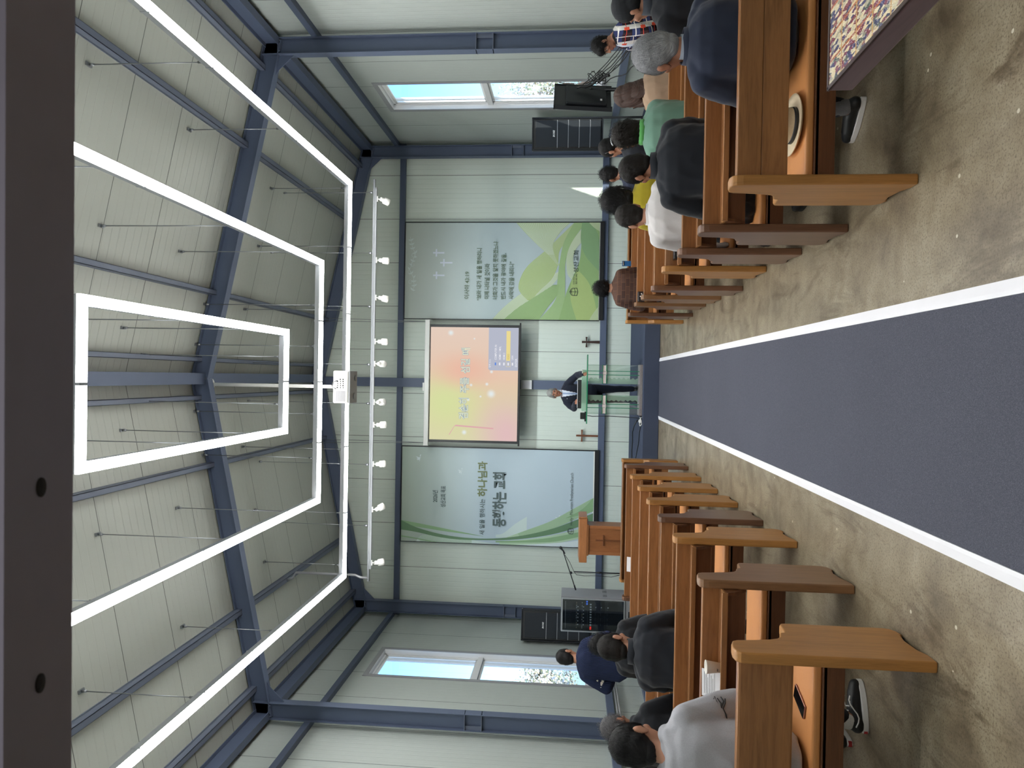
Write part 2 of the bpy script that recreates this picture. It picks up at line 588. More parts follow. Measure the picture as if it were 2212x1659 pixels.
for off, wsd in ((.30, .07), (1.35, .075), (3.65, .085), (4.85, .085)):
    for d in (1, -1):
        x = RX + d * off
        z = raft(x) + .19
        b = MB()
        b.box((x - wsd / 2, .85, z), (x + wsd / 2, 15.95, z + .006))
        b.box((x - wsd / 2, .85, z + .09), (x + wsd / 2, 15.95, z + .12))
        xw = x - d * wsd / 2
        b.box((min(xw, xw + d * .006), .85, z), (max(xw, xw + d * .006), 15.95, z + .1))
        xl = x + d * wsd / 2
        b.box((min(xl, xl - d * .005), .85, z), (max(xl, xl - d * .005), 15.95, z + .025))
        which = {.30: 'beside the ridge beam', 1.35: 'next out from the ridge', 3.65: 'halfway down the roof slope', 4.85: 'nearest the side wall'}[off]
        struct(b.build('purlin', M['steel2'], None), f'grey roof purlin {which}, {"right" if d > 0 else "left"} slope', 'purlin')
for side, x, d in (('right', 5.12, 1), ('left', -5.34, -1)):
    b = MB()
    hsec(b, (x, .85, 6.19), (x, 15.9, 6.19), (0, 0, 1), .25, (1, 0, 0), .13)
    struct(b.build('eave_beam', M['steel'], None, .002), f'blue-grey eave beam along the top of the {side} wall', 'beam')
for side, x0, x1, z in (('right', XR - .10, XR, ((5.58, 5.68), (.765, .885), (.0, .16))), ('left', XL, XL + .10, ((5.53, 5.63), (.80, .92), (.08, .26)))):
    for (z0, z1), nm in zip(z, ('high', 'waist height', 'floor level')):
        b = MB().box((x0, .85, z0), (x1, 15.95, z1))
        struct(b.build('wall_girt', M['steel'], None, .004), f'blue-grey {nm} girt along the {side} wall', 'girt')
for z0, z1, nm in ((5.46, 5.585, 'high'), (.84, .98, 'low')):
    struct(MB().box((XL, YB - .1, z0), (XR, YB, z1)).build('wall_girt', M['steel'], None, .004), f'{nm} blue-grey girt across the back wall', 'girt')
b = MB()
hsec(b, (-.165, YB - .16, .29), (-.165, YB - .16, 7.3), (0, 1, 0), .16, (1, 0, 0), .205)
struct(b.build('steel_post', M['steel'], None, .002), 'blue-grey steel post in the middle of the back wall', 'post')

# ---- platform, aisle carpet
struct(MB().box((XL + .02, 13.0, 0), (XR - .02, YB, .29)).build('floor_platform', M['carpet2'], None, .012), 'low carpeted platform under the pulpit', 'platform')
t = thing('aisle_carpet', 'long grey carpet with white edges down the middle aisle', 'carpet')
MB().box((-.665, .9, 0), (.335, 12.995, .008)).build('carpet_pile', M['carpet'], t)
for xa, xb in ((-.722, -.66), (.33, .392)):
    b = MB().prism([(xa, 0), (xb, 0), (xb, .014), ((xa * .3 + xb * .7) if xa < 0 else (xa * .7 + xb * .3), .014), (xa, .006) if xa < 0 else (xa, .014)] if xa < 0 else
                   [(xa, 0), (xb, 0), (xb, .006), (xa * .7 + xb * .3, .014), (xa, .014)], 'y', .9, 12.995)
    b.build('edge_strip', M['strip'], t)

# ---- windows
for k, (xw, d) in enumerate(((XR, 1), (XL, -1))):
    wn = thing(f'window_{k + 1}', f'tall narrow white window in the {"right" if d > 0 else "left"} wall', 'window')
    struct(wn)
    X = lambda a, c: (min(xw + d * a, xw + d * c), max(xw + d * a, xw + d * c))
    b = MB()
    x0, x1 = X(-.012, .0)
    T = .085
    for lo, hi in (((WY0 - T, WZ0 - T), (WY0, WZ1 + T)), ((WY1, WZ0 - T), (WY1 + T, WZ1 + T)), ((WY0, WZ0 - T), (WY1, WZ0)), ((WY0, WZ1), (WY1, WZ1 + T))):
        b.box((x0, lo[0], lo[1]), (x1, hi[0], hi[1]))
    b.build('window_trim', M['wintrim'], wn)
    b = MB()
    x0, x1 = X(.0, .2)
    e = .004
    for lo, hi in (((WY0, WZ0), (WY0 + e, WZ1)), ((WY1 - e, WZ0), (WY1, WZ1)), ((WY0, WZ0), (WY1, WZ0 + e)), ((WY0, WZ1 - e), (WY1, WZ1))):
        b.box((x0, lo[0], lo[1]), (x1, hi[0], hi[1]))
    b.build('window_reveal', M['winframe'], wn)
    b = MB()
    zm = 3.28
    for (xa, xb, inset, wd) in ((.09, .17, 0, .05), (.10, .135, .05, .045)):
        x0, x1 = X(xa, xb)
        for za, zb in (((WZ0, WZ1),) if inset == 0 else ((WZ0, zm), (zm, WZ1))):
            ya, yb = WY0 + inset, WY1 - inset
            za, zb = za + inset, zb - inset
            for lo, hi in (((ya, za), (ya + wd, zb)), ((yb - wd, za), (yb, zb)), ((ya, za), (yb, za + wd)), ((ya, zb - wd), (yb, zb))):
                b.box((x0, lo[0], lo[1]), (x1, hi[0], hi[1]))
    x0, x1 = X(.06, .17)
    b.box((x0, WY0, zm - .05), (x1, WY1, zm + .05))
    x0, x1 = X(.10, .135)
    b.box((x0, WY1 - .2, WZ0), (x1, WY1 - .17, WZ1)); b.box((x0, WY1 - .26, WZ0), (x1, WY1 - .24, WZ1))
    b.build('window_frame', M['winframe'], wn, .004)
    x0, x1 = X(.115, .121)
    MB().box((x0, WY0 + .05, WZ0 + .05), (x1, WY1 - .05, WZ1 - .05)).build('pane', M['winglass'], wn)

# ---- blossoming trees and the ground outside
M['bark'] = plain('bark', (96, 82, 74), .9)
M['petal'] = plain('pale_blossom', (236, 232, 230), .8, 0, .08)
M['leaf'] = plain('fresh_leaf', (176, 186, 150), .7, 0, .15)
M['ochre'] = plain('dry_leaf', (196, 180, 150), .7, 0, .15)
M['earth'] = plain('outside_ground', (150, 146, 128), .95, 0, .15, 3)
for nm, x0, x1 in (('right', XR + .3, 40), ('left', -40, XL - .3)):
    struct(MB().box((x0, -5, -.35), (x1, 60, -.05)).build('ground', M['earth']))
def tree(name, label, x, y, h, seed, zt=.6):
    rnd = random.Random(seed)
    t = thing(name, label, 'tree', (x, y, -.06), 0, 'trees outside the windows')
    wd, lf = MB(), MB()
    tips = []
    def limb(p, d, ln, r, lv):
        pts = [p]
        for i in range(4):
            d = (d + Vector((rnd.uniform(-.25, .25), rnd.uniform(-.25, .25), rnd.uniform(-.05, .2)))).normalized()
            pts.append(pts[-1] + d * ln / 4)
            if lv >= 2: tips.append(pts[-1])
        wd.tube(pts, [r * (1 - .15 * i) for i in range(5)], 6)
        if lv < 4:
            for _ in range(4 if lv < 3 else 3):
                q = pts[rnd.randint(2, 4)]
                limb(q, (d + Vector((rnd.uniform(-1, 1), rnd.uniform(-1, 1), rnd.uniform(-.4, .6)))).normalized(), ln * .66, r * .52, lv + 1)
    limb(Vector((0, 0, 0)), Vector((0, 0, 1)), h * .36, .13, 0)
    wd.build('branches', M['bark'], t)
    for p in tips:
        for _ in range(5):
            q = p + Vector((rnd.gauss(0, .16), rnd.gauss(0, .16), rnd.gauss(0, .16)))
            s_ = rnd.uniform(.03, .06)
            n = Vector((rnd.uniform(-1, 1), rnd.uniform(-1, 1), rnd.uniform(-1, 1))).normalized()
            u = n.orthogonal().normalized(); w_ = n.cross(u)
            m_ = 0 if rnd.random() < .66 else (1 if rnd.random() < .7 else 2)
            lf.add([q + u * s_, q + w_ * s_ * .8 + n * .012, q - u * s_, q - w_ * s_ * .8 + n * .012], [(0, 1, 2, 3)], m_)
    lf.build('blossom', [M['petal'], M['leaf'], M['ochre']], t, recalc=False)
tree('blossom_tree', 'pale blossoming tree outside the right window, nearer the hall', 9.5, 22.0, 4.6, 3)
tree('blossom_tree', 'pale blossoming tree outside the right window, farther from the hall', 12.5, 27.5, 6.0, 5)
tree('blossom_tree', 'pale blossoming tree outside the left window, nearer the hall', -9.4, 21.5, 3.6, 7)
tree('blossom_tree', 'pale blossoming tree outside the left window, farther from the hall', -12.6, 27.0, 4.6, 9)

# ================================================================== LED FRAME LIGHTS
LZ = 5.45
def led(label, x0, x1, y0, y1, rods):
    t = thing('led_frame_light', label, 'light', (0, 0, 0), 0, 'nested LED frame lights')
    Wd = .085
    d, p = MB(), MB()
    def bar(xa, xb, ya, yb, jmp):
        d.box((xa, ya, LZ - .02), (xb, yb, LZ + .016))
        p.box((xa, ya, LZ + .016), (xb, yb, LZ + .085))
        L = max(xb - xa, yb - ya)
        n = int(L / 1.2)
        for i in range(1, n + 1):                       # joiner clips
            if xb - xa > yb - ya:
                c = xa + L * i / (n + 1); p.box((c - .012, ya - .004, LZ - .021), (c + .012, yb + .004, LZ + .09))
            else:
                c = ya + L * i / (n + 1); p.box((xa - .004, c - .012, LZ - .0), (xb + .004, c + .012, LZ + .09))
    h = Wd / 2
    bar(x0 - h, x1 + h, y1 - h, y1 + h, 0)
    if y0 > 3.5:
        bar(x0 - h, x1 + h, y0 - h, y0 + h, 0)
        bar(x0 - h, x0 + h, y0 + h, y1 - h, 0); bar(x1 - h, x1 + h, y0 + h, y1 - h, 0)
    else:
        bar(x0 - h, x1 + h, y0 - h, y0 + h, 0)
        bar(x0 - h, x0 + h, y0 + h, y1 - h, 0); bar(x1 - h, x1 + h, y0 + h, y1 - h, 0)
    d.build('diffuser', M['led'], t)
    p.build('profile', M['alu'], t)
    for (rx, ry) in rods:
        zc = raft(rx) + .30
        b = MB()
        b.tube([(rx, ry, LZ + .085), (rx, ry, zc)], .006, 6)
        b.box((rx - .02, ry - .045, zc - .02), (rx + .02, ry + .045, zc)); b.lathe([(.016, zc - .07), (.016, zc - .02)], (rx, ry, 0), 8)
        b.box((rx - .025, ry - .03, LZ + .085), (rx + .025, ry + .03, LZ + .10)); b.lathe([(.013, LZ + .10), (.013, LZ + .16)], (rx, ry, 0), 8)
        b.build('hanging_rod', M['wire'], t)
led('outermost rectangular LED frame light hanging under the roof', -3.49, 3.28, 2.6, 11.87,
    [(3.28, 4.9), (3.28, 7.2), (3.28, 9.2), (3.2, 11.87), (-3.49, 4.9), (-3.49, 7.2), (-3.49, 9.2), (-3.3, 11.87), (1.1, 11.87), (-1.3, 11.87), (2.2, 11.87), (-2.4, 11.87)])
led('middle rectangular LED frame light between the two others', -1.95, 1.70, 3.8, 10.55,
    [(1.7, 5.6), (1.7, 7.9), (1.7, 9.6), (-1.95, 5.6), (-1.95, 7.9), (-1.95, 9.6), (.42, 10.55), (-.62, 10.55), (1.05, 10.55), (-1.3, 10.55)])
led('innermost small rectangular LED frame light under the ridge', -.78, .55, 5.25, 9.25,
    [(.55, 5.7), (.55, 7.3), (.55, 8.7), (-.78, 5.7), (-.78, 7.3), (-.78, 8.7), (.22, 9.25), (-.42, 9.25)])

# ---- projector on its pole
t = thing('projector', 'white ceiling projector on a pole under the ridge beam', 'projector', (-.20, 10.78, 5.0))
b = MB()
b.box((-.25, -.16, .03), (.25, .2, .27))
b.build('body', M['white'], t, .02)
b = MB()
for i in range(8):
    b.box((-.225, -.1625, .075 + i * .021), (-.06, -.159, .085 + i * .021))
b.build('vent', plain('vent_grey', (150, 150, 156), .6), t)
b = MB()
rnd = random.Random(4)
for i in range(14):
    px, pz = -.02 + (i % 5) * .032, .10 + (i // 5) * .045
    b.box((px, -.163, pz), (px + .018, -.158, pz + rnd.choice((.012, .02))))
b.box((-.03, -.1605, .09), (.16, -.1595, .25), 1)
b.build('connector_panel', [M['black'], M['white']], t)
b = MB()
b.box((-.25, -.155, -.0), (.25, .2, .03)); b.lathe([(.045, -.012), (.045, 0)], (.14, .1, 0), 16); b.lathe([(.05, -.012), (.05, 0)], (-.14, .05, 0), 16)
b.build('base', plain('projector_underside', (150, 152, 154), .5), t, .008)
b = MB()
b.tube([(.1, -.16, .2), (.07, -.2, .26), (.03, -.1, .3), (.02, -.02, .34)], .006, 6); b.tube([(-.03, -.16, .22), (.0, -.2, .27), (.02, -.08, .3), (.02, -.02, .34)], .005, 6)
b.build('cable', M['black'], t)
b = MB()
b.tube([(.0, .0, .26), (0, 0, raft(RX) + .06 - 5.0)], .028, 12); b.lathe([(.055, .0), (.03, .05)], (0, 0, .27), 12)
zt = raft(RX) + .07 - 5.0
b.lathe([(.03, zt - .06), (.09, zt - .03), (.09, zt)], (0, 0, 0), 16)
b.build('pole', M['white'], t)

# ---- spotlight track
TY, TZ = 12.4, 5.14
t = thing('spotlight_track', 'long ceiling-hung track carrying white spotlights before the back wall', 'light track')
b = MB(); b.box((-3.72, TY - .02, TZ + .02), (3.5, TY + .02, TZ + .055)); b.build('bar', plain('track_bar_grey', (112, 116, 120), .5, .2, .03), t, .003)
b = MB(); b.box((-3.5, TY - .017, TZ - .012), (3.35, TY + .017, TZ + .02)); b.build('rail', plain('track_rail_grey', (128, 132, 136), .5, 0, .02), t)
for rx in (3.26, 2.18, 1.22, .18, -.52, -1.62, -2.72):
    zc = raft(rx) + .30
    b = MB(); b.tube([(rx, TY, TZ + .05), (rx, TY, zc)], .005, 6); b.lathe([(.02, TZ + .055), (.02, TZ + .12)], (rx, TY, 0), 8)
    b.lathe([(.018, zc - .05), (.018, zc)], (rx, TY, 0), 8)
    b.build('hanging_rod', M['wire'], t)
b = MB()
zq = raft(-3.76) + .19
b.tube([(-3.76, TY, zq), (-3.72, TY, zq - .1), (-3.62, TY, zq - .16), (-3.62, TY, TZ + .28), (-3.66, TY, TZ + .18), (-3.66, TY, TZ + .04)], .022, 10)
b.build('conduit', M['wintrim'], t)
SPOT_W = 48.0
SP = [(3.144, .35), (2.052, 0), (1.381, .15), (.594, 0), (.195, 1.2), (-.494, 1.1), (-.901, 0), (-1.608, 0), (-2.425, -.45), (-3.386, 0)]
order = ['first', 'second', 'third', 'fourth', 'fifth', 'sixth', 'seventh', 'eighth', 'ninth', 'tenth']
for i, (sx_, ang) in enumerate(SP):
    s = thing('spotlight', f'white track spotlight, {order[i]} from the right end of the track', 'spotlight', (sx_, TY, TZ - .012), 0, 'spotlights on the track')
    MB().box((-.05, -.014, -.02), (.05, .014, 0)).build('adapter', M['white'], s, .003)
    MB().tube([(0, 0, -.02), (0, 0, -.06)], .010, 8).build('stem', M['white'], s)
    tilt = Matrix.Translation((0, 0, -.075)) @ Matrix.Rotation(ang if abs(ang) < .9 else 0, 4, 'Y') @ Matrix.Rotation(R(38) if abs(ang) < .9 else R(62), 4, 'X')
    b = MB(); b.lathe([(.03, .015), (.036, 0), (.036, -.055), (.058, -.056), (.062, -.14), (.062, -.155), (.054, -.155), (.05, -.14)], (0, 0, 0), 20, 0, tilt)
    b.build('head', M['white'], s)
    MB().lathe([(.0, -.146), (.05, -.146)], (0, 0, 0), 16, 0, tilt).build('lens', emis('spot_lens', (235, 245, 255), 2.5), s)
    sl = bpy.data.lights.new('spot_lamp', 'SPOT'); sl.energy = SPOT_W; sl.spot_size = R(125); sl.spot_blend = 1.0; sl.shadow_soft_size = .05; sl.color = (.86, .97, 1.0)
    so = bpy.data.objects.new('spot_lamp', sl); COL.objects.link(so); so.parent = s; so.matrix_local = tilt @ Matrix.Translation((0, 0, -.16))

# ================================================================== BACK WALL
# ---- projection screen
SY = 15.5
t = thing('projection_screen', 'hanging projection screen showing a pale orange song slide', 'projection screen')
b = MB(); b.box((-1.55, SY - .055, 4.755), (1.235, SY + .055, 4.86)); b.box((-1.56, SY - .06, 4.75), (-1.535, SY + .06, 4.865)); b.box((1.22, SY - .06, 4.75), (1.245, SY + .06, 4.865))
b.build('housing', M['white'], t, .015)
SX0, SX1, SZ0, SZ1 = -1.475, 1.145, 2.755, 4.755
b = MB(); b.box((SX0, SY - .004, SZ0), (SX1, SY, SZ1)); b.build('border', M['black'], t)
b = MB(); b.box((SX0 - .05, SY - .02, SZ0 - .035), (SX1 + .05, SY + .014, SZ0)); b.build('bottom_bar', M['black'], t, .006)
PX0, PX1, PZ0, PZ1 = SX0 + .055, SX1 - .06, SZ0 + .02, SZ1 - .02
def _slide():
    q = NT('projected_slide')
    tc = q.n('TexCoord'); sp = q.n('SeparateXYZ'); q.l(tc.outputs['Generated'], sp.inputs[0])
    a, c = sp.outputs[0], sp.outputs[2]
    nz = q.noise(tc.outputs['Object'], 1.3, 2)
    base = q.ramp(a, [(0, srgb(226, 222, 180)), (.35, srgb(230, 216, 176)), (.55, srgb(238, 206, 182)), (1, srgb(236, 212, 196))])
    # the yellow-green glow of the slide's artwork and its pink lower left corner
    def blob(x, z, rx, rz):
        m1 = q.n('Math', operation='SUBTRACT'); q.l(a, m1.inputs[0]); m1.inputs[1].default_value = x
        m2 = q.n('Math', operation='SUBTRACT'); q.l(c, m2.inputs[0]); m2.inputs[1].default_value = z
        d1 = q.n('Math', operation='DIVIDE'); q.l(m1.outputs[0], d1.inputs[0]); d1.inputs[1].default_value = rx
        d2 = q.n('Math', operation='DIVIDE'); q.l(m2.outputs[0], d2.inputs[0]); d2.inputs[1].default_value = rz
        cb = q.n('CombineXYZ'); q.l(d1.outputs[0], cb.inputs[0]); q.l(d2.outputs[0], cb.inputs[1])
        ln = q.n('VectorMath', operation='LENGTH'); q.l(cb.outputs[0], ln.inputs[0])
        mr = q.n('MapRange'); mr.interpolation_type = 'SMOOTHSTEP'; mr.inputs[1].default_value = 0; mr.inputs[2].default_value = 1; mr.inputs[3].default_value = 1; mr.inputs[4].default_value = 0
        q.l(ln.outputs['Value'], mr.inputs[0])
        return mr.outputs[0]
    col = q.mixc(blob(.33, .82, .42, .6), base, srgb(222, 230, 168))
    col = q.mixc(blob(.06, .12, .5, .5), col, srgb(232, 196, 196))
    col = q.mixc(blob(.62, .62, .22, .5), col, srgb(242, 194, 172))
    for x, z, r_ in ((.415, .30, .05), (.50, .35, .02), (.95, .77, .035), (.07, .60, .03), (.49, .53, .018), (.36, .56, .02), (.61, .30, .02), (.9, .5, .012), (.39, .42, .014)):
        col = q.mixc(blob(x, z, r_, r_ * 1.3), col, srgb(236, 244, 244))
    e = q.n('Emission'); q.l(col, e.inputs[0]); e.inputs[1].default_value = .92
    q.l(e.outputs[0], q.o.inputs[0])
    return q.m
EM = lambda n, c, k=.95: emis('projected_' + n, c, k)
pm = [_slide(), EM('menu', (186, 190, 206)), EM('outline', (160, 176, 190)), EM('fill', (232, 238, 206)), EM('yellow', (240, 222, 150)), EM('white', (240, 240, 246)), EM('blue', (96, 140, 226)), EM('pink', (226, 176, 178)), EM('ochre', (206, 186, 110))]
b = MB()
y = SY - .006
b.box((PX0, y, PZ0), (PX1, y + .002, PZ1), 0)
sx = lambda Y: PX1 - (Y - 708) / (952 - 708) * (PX1 - PX0)      # slide layout, in the picture's own proportions
sz = lambda X: PZ1 - (X - 933) / (1120 - 933) * (PZ1 - PZ0)
for (w_, xa, xb, za, zb) in (('겸손히', 907, 860, 1016, 995), ('주를', 850, 816, 1017, 997), ('섬길', 808, 776, 1018, 998), ('때', 768, 752, 1019, 999)):
    add_text(b, w_, sx(xa), sx(xb), sz(za), sz(zb), y - .002, 2, .045)
    add_text(b, w_, sx(xa - .6), sx(xb + .6), sz(za - .6), sz(zb + .6), y - .004, 3, .0)
b.add([(sx(800), y - .002, sz(1120)), (sx(708), y - .002, sz(1120)), (sx(708), y - .002, sz(1057)), (sx(797), y - .002, sz(1057)), (sx(800), y - .002, sz(1060))], [(0, 1, 2, 3, 4)], 1)
b.quad((sx(779), y - .004, sz(1103)), (sx(715), y - .004, sz(1103)), (sx(715), y - .004, sz(1094.5)), (sx(779), y - .004, sz(1094.5)), 4)
for (w_, xa, xb, za, zb, m_) in (('입력 소스', 794, 776, 1062, 1058, 5), ('COMPUTER IN', 777, 745, 1074.5, 1070, 5), ('HDMI 1 / MHL', 777, 748, 1083.5, 1079, 5), ('HDMI 2', 777, 762, 1092, 1088, 5), ('VIDEO', 777, 764, 1101, 1097, 8), ('LAN', 777, 768, 1109.5, 1105.5, 5), ('ENTER', 792, 774, 1118, 1113.5, 5)):
    add_text(b, w_, sx(xa), sx(xb), sz(za), sz(zb), y - .006, m_, .012)
for za, m_ in ((1072, 6), (1081, 5), (1090, 5), (1099, 5), (1108, 5)):
    b.cbox((sx(786), y - .005, sz(za)), (.06, .002, .03), m_)
for zc in (1099,):
    for (a0, a1, c0, c1) in ((792, 780, 1103.5, 1103), (792, 780, 1095, 1094.5), (792, 791.4, 1103.5, 1094.5)):
        b.quad((sx(a0), y - .005, sz(c0)), (sx(a1), y - .005, sz(c0)), (sx(a1), y - .005, sz(c1)), (sx(a0), y - .005, sz(c1)), 4)
for (p, q_) in (((921, 990), (918.5, 1090)),):
    pass
b.add([(sx(922), y - .002, sz(986)), (sx(919), y - .002, sz(990)), (sx(924), y - .002, sz(1070)), (sx(927), y - .002, sz(1070))], [(0, 1, 2, 3)], 7)
b.add([(sx(922), y - .002, sz(986)), (sx(919), y - .002, sz(989)), (sx(940), y - .002, sz(977)), (sx(942), y - .002, sz(974))], [(0, 1, 2, 3)], 7)
b.build('projected_picture', pm, t, recalc=False)
for sx_ in (-1.50, 1.20):
    b = MB(); zc = raft(sx_) + .3
    for dx in (-.015, .02):
        b.tube([(sx_, SY, 4.86), (sx_ + dx, SY - .02, 5.6), (sx_ + dx * 2, SY - .25, zc)], .006, 6)
    b.build('hanging_wire', M['wire'], t)
b = MB(); b.box((-.34, SY - .03, 4.86), (-.16, SY + .03, 4.90)); b.build('bracket', M['white'], t, .004)
t = thing('junction_box', 'small white box on the post just below the screen', 'box', (-.165, YB - .16, 2.60))
MB().box((-.10, -.06, -.12), (.10, 0, .12)).build('box', M['white'], t, .006)
MB().box((-.085, -.064, -.105), (.085, -.058, .105)).build('cover', plain('cover_grey', (206, 206, 212), .5), t, .004)

# ---- banners
def banner(name, label, x0, x1, z0, z1, art, rail_col):
    t = thing(name, label, 'banner')
    by = YB - .13
    b = MB(); b.box((x0 - .02, by, z0 - .02), (x1 + .025, by + .02, z1 + .02)); b.build('frame', M['black'], t)
    b = MB(); b.box((x0, by - .012, z0 - .11), (x1 + .03, by + .02, z0 - .012)); b.build('bottom_bar', M['black'], t, .004)
    b = MB()
    b.box((x0, by - .008, z0), (x1, by, z1), 0)
    b.box((x0, by - .014, z0 - .014), (x1, by, z0 + .012), 1)
    mats = art(b, x0, x1, z0, z1, by - .009)
    b.build('sheet', mats, t, recalc=False)
    return t

def ribbon(b, P, up, lo, y, mat):
    """closed band between two polylines of (a, b) pairs, a across and b down, both 0..1"""
    def res(pl, n=40):
        # Catmull-Rom resample
        out = []
        m_ = len(pl) - 1
        for i in range(n + 1):
            s_ = i / n * m_; k = min(int(s_), m_ - 1); f = s_ - k
            p0, p1, p2, p3 = pl[max(k - 1, 0)], pl[k], pl[k + 1], pl[min(k + 2, m_)]
            q = []
            for c in (0, 1):
                q.append(.5 * (2 * p1[c] + (p2[c] - p0[c]) * f + (2 * p0[c] - 5 * p1[c] + 4 * p2[c] - p3[c]) * f * f + (3 * p1[c] - p0[c] - 3 * p2[c] + p3[c]) * f ** 3))
            out.append((min(1, max(0, q[0])), min(1, max(0, q[1]))))
        return out
    A, B = res(up), res(lo)
    n = len(A)
    for i in range(n - 1):
        if math.hypot(A[i][0] - B[i][0], A[i][1] - B[i][1]) + math.hypot(A[i + 1][0] - B[i + 1][0], A[i + 1][1] - B[i + 1][1]) > .004 and math.hypot(A[i][0] - A[i + 1][0], A[i][1] - A[i + 1][1]) > 1e-5 and math.hypot(B[i][0] - B[i + 1][0], B[i][1] - B[i + 1][1]) > 1e-5:
            b.add([P(*q, y) for q in (A[i], A[i + 1], B[i + 1], B[i])], [(0, 1, 2), (0, 2, 3)], mat)
    return A, B

def stripes(b, P, A, B, k, y, mat, w_=.0012, lo=.04, hi=.96):
    for j in range(k):
        f = lo + (hi - lo) * j / (k - 1)
        L = [(a[0] * (1 - f) + c[0] * f, a[1] * (1 - f) + c[1] * f) for a, c in zip(A, B)]
        for i in range(len(L) - 1):
            p, q = L[i], L[i + 1]
            g0 = math.hypot((A[i][0] - B[i][0]) * .48, A[i][1] - B[i][1]); g1 = math.hypot((A[i + 1][0] - B[i + 1][0]) * .48, A[i + 1][1] - B[i + 1][1])
            dx, dz = (q[0] - p[0]) * .48, q[1] - p[1]
            n_ = math.hypot(dx, dz)
            if n_ < 1e-4 or min(g0, g1) / k < .0012:
                continue
            h = min(w_, .2 * min(g0, g1) / k)
            ox, oz = -dz / n_ * h / .48, dx / n_ * h
            c4 = [(p[0] + ox, p[1] + oz), (p[0] - ox, p[1] - oz), (q[0] - ox, q[1] - oz), (q[0] + ox, q[1] + oz)]
            if any(not (0 < c[0] < 1 and 0 < c[1] < 1) for c in c4):
                continue
            b.add([P(c[0], c[1], y) for c in c4], [(0, 1, 2, 3)], mat)

def emblem(b, x, z, s_, y, mat):
    def arc(cx, cz, rx, rz, a0, a1, w_, n=18):
        v, f = [], []
        for i in range(n + 1):
            a = R(a0 + (a1 - a0) * i / n)
            for k in (-.5, .5):
                v.append((cx + (rx + k * w_) * math.cos(a), y, cz + (rz + k * w_) * math.sin(a)))
        b.add(v, [(2 * i, 2 * i + 1, 2 * i + 3, 2 * i + 2) for i in range(n)], mat)
    arc(x, z + s_ * .05, s_ * .42, s_ * .36, 0, 180, s_ * .07)
    arc(x, z + s_ * .05, s_ * .30, s_ * .24, 0, 180, s_ * .035)
    bar = lambda x0, x1, z0, z1: b.quad((x + s_ * x0, y, z + s_ * z0), (x + s_ * x1, y, z + s_ * z0), (x + s_ * x1, y, z + s_ * z1), (x + s_ * x0, y, z + s_ * z1), mat)
    bar(-.03, .03, -.38, .52); bar(-.16, .16, .26, .32); bar(-.45, -.39, -.35, .05); bar(.39, .45, -.35, .05)
    for sgn in (-1, 1):
        b.add([(x + s_ * .45 * sgn, y, z - s_ * .35), (x + s_ * .45 * sgn, y, z - s_ * .29), (x, y, z - s_ * .40), (x, y, z - s_ * .47)], [(0, 1, 2, 3)], mat)
        b.add([(x + s_ * .40 * sgn, y, z - s_ * .05), (x + s_ * .40 * sgn, y, z + s_ * .0), (x, y, z - s_ * .12), (x, y, z - s_ * .18)], [(0, 1, 2, 3)], mat)

def sheetmat(name, top, bot):
    q = NT(name)
    tc = q.n('TexCoord'); sp = q.n('SeparateXYZ'); q.l(tc.outputs['Generated'], sp.inputs[0])
    g = q.noise(q.coords((1, 1, .7)), 1.4, 2)
    c = q.ramp(sp.outputs[2], [(0, srgb(*bot)), (.55, srgb(*bot)), (1, srgb(*top))])
    return q.set(q.mixc(g, c, q.mixc(1, c, (.93, .95, .95, 1), 'MULTIPLY')), .42, 0, .4)

def cross2(b, x, z, h, wd, th, y, mat):
    b.quad((x - th / 2, y, z - h * .62), (x + th / 2, y, z - h * .62), (x + th / 2, y, z + h * .38), (x - th / 2, y, z + h * .38), mat)
    b.quad((x - wd / 2, y - .0004, z + h * .02), (x + wd / 2, y - .0004, z + h * .02), (x + wd / 2, y - .0004, z + h * .02 + th), (x - wd / 2, y - .0004, z + h * .02 + th), mat)

def sprig(b, pts, y, mat, r_=.006, leaf=.05, seed=1):
    rnd = random.Random(seed)
    pts = [Vector((p[0], 0, p[1])) for p in pts]
    for i in range(len(pts) - 1):
        a, c = pts[i], pts[i + 1]
        d = (c - a).normalized(); n = Vector((-d.z, 0, d.x))
        b.add([(q.x, y, q.z) for q in (a + n * r_, a - n * r_, c - n * r_, c + n * r_)], [(0, 1, 2, 3)], mat)
        for sg in (-1, 1):
            if rnd.random() < .8:
                e = a + (d * .5 + n * sg * .8) * leaf; m_ = a + (d * .55 + n * sg * .15) * leaf * .7; m2 = a + (d * .05 + n * sg * .6) * leaf * .7
                b.add([(q.x, y, q.z) for q in (a, m_, e, m2)], [(0, 1, 2, 3)], mat)

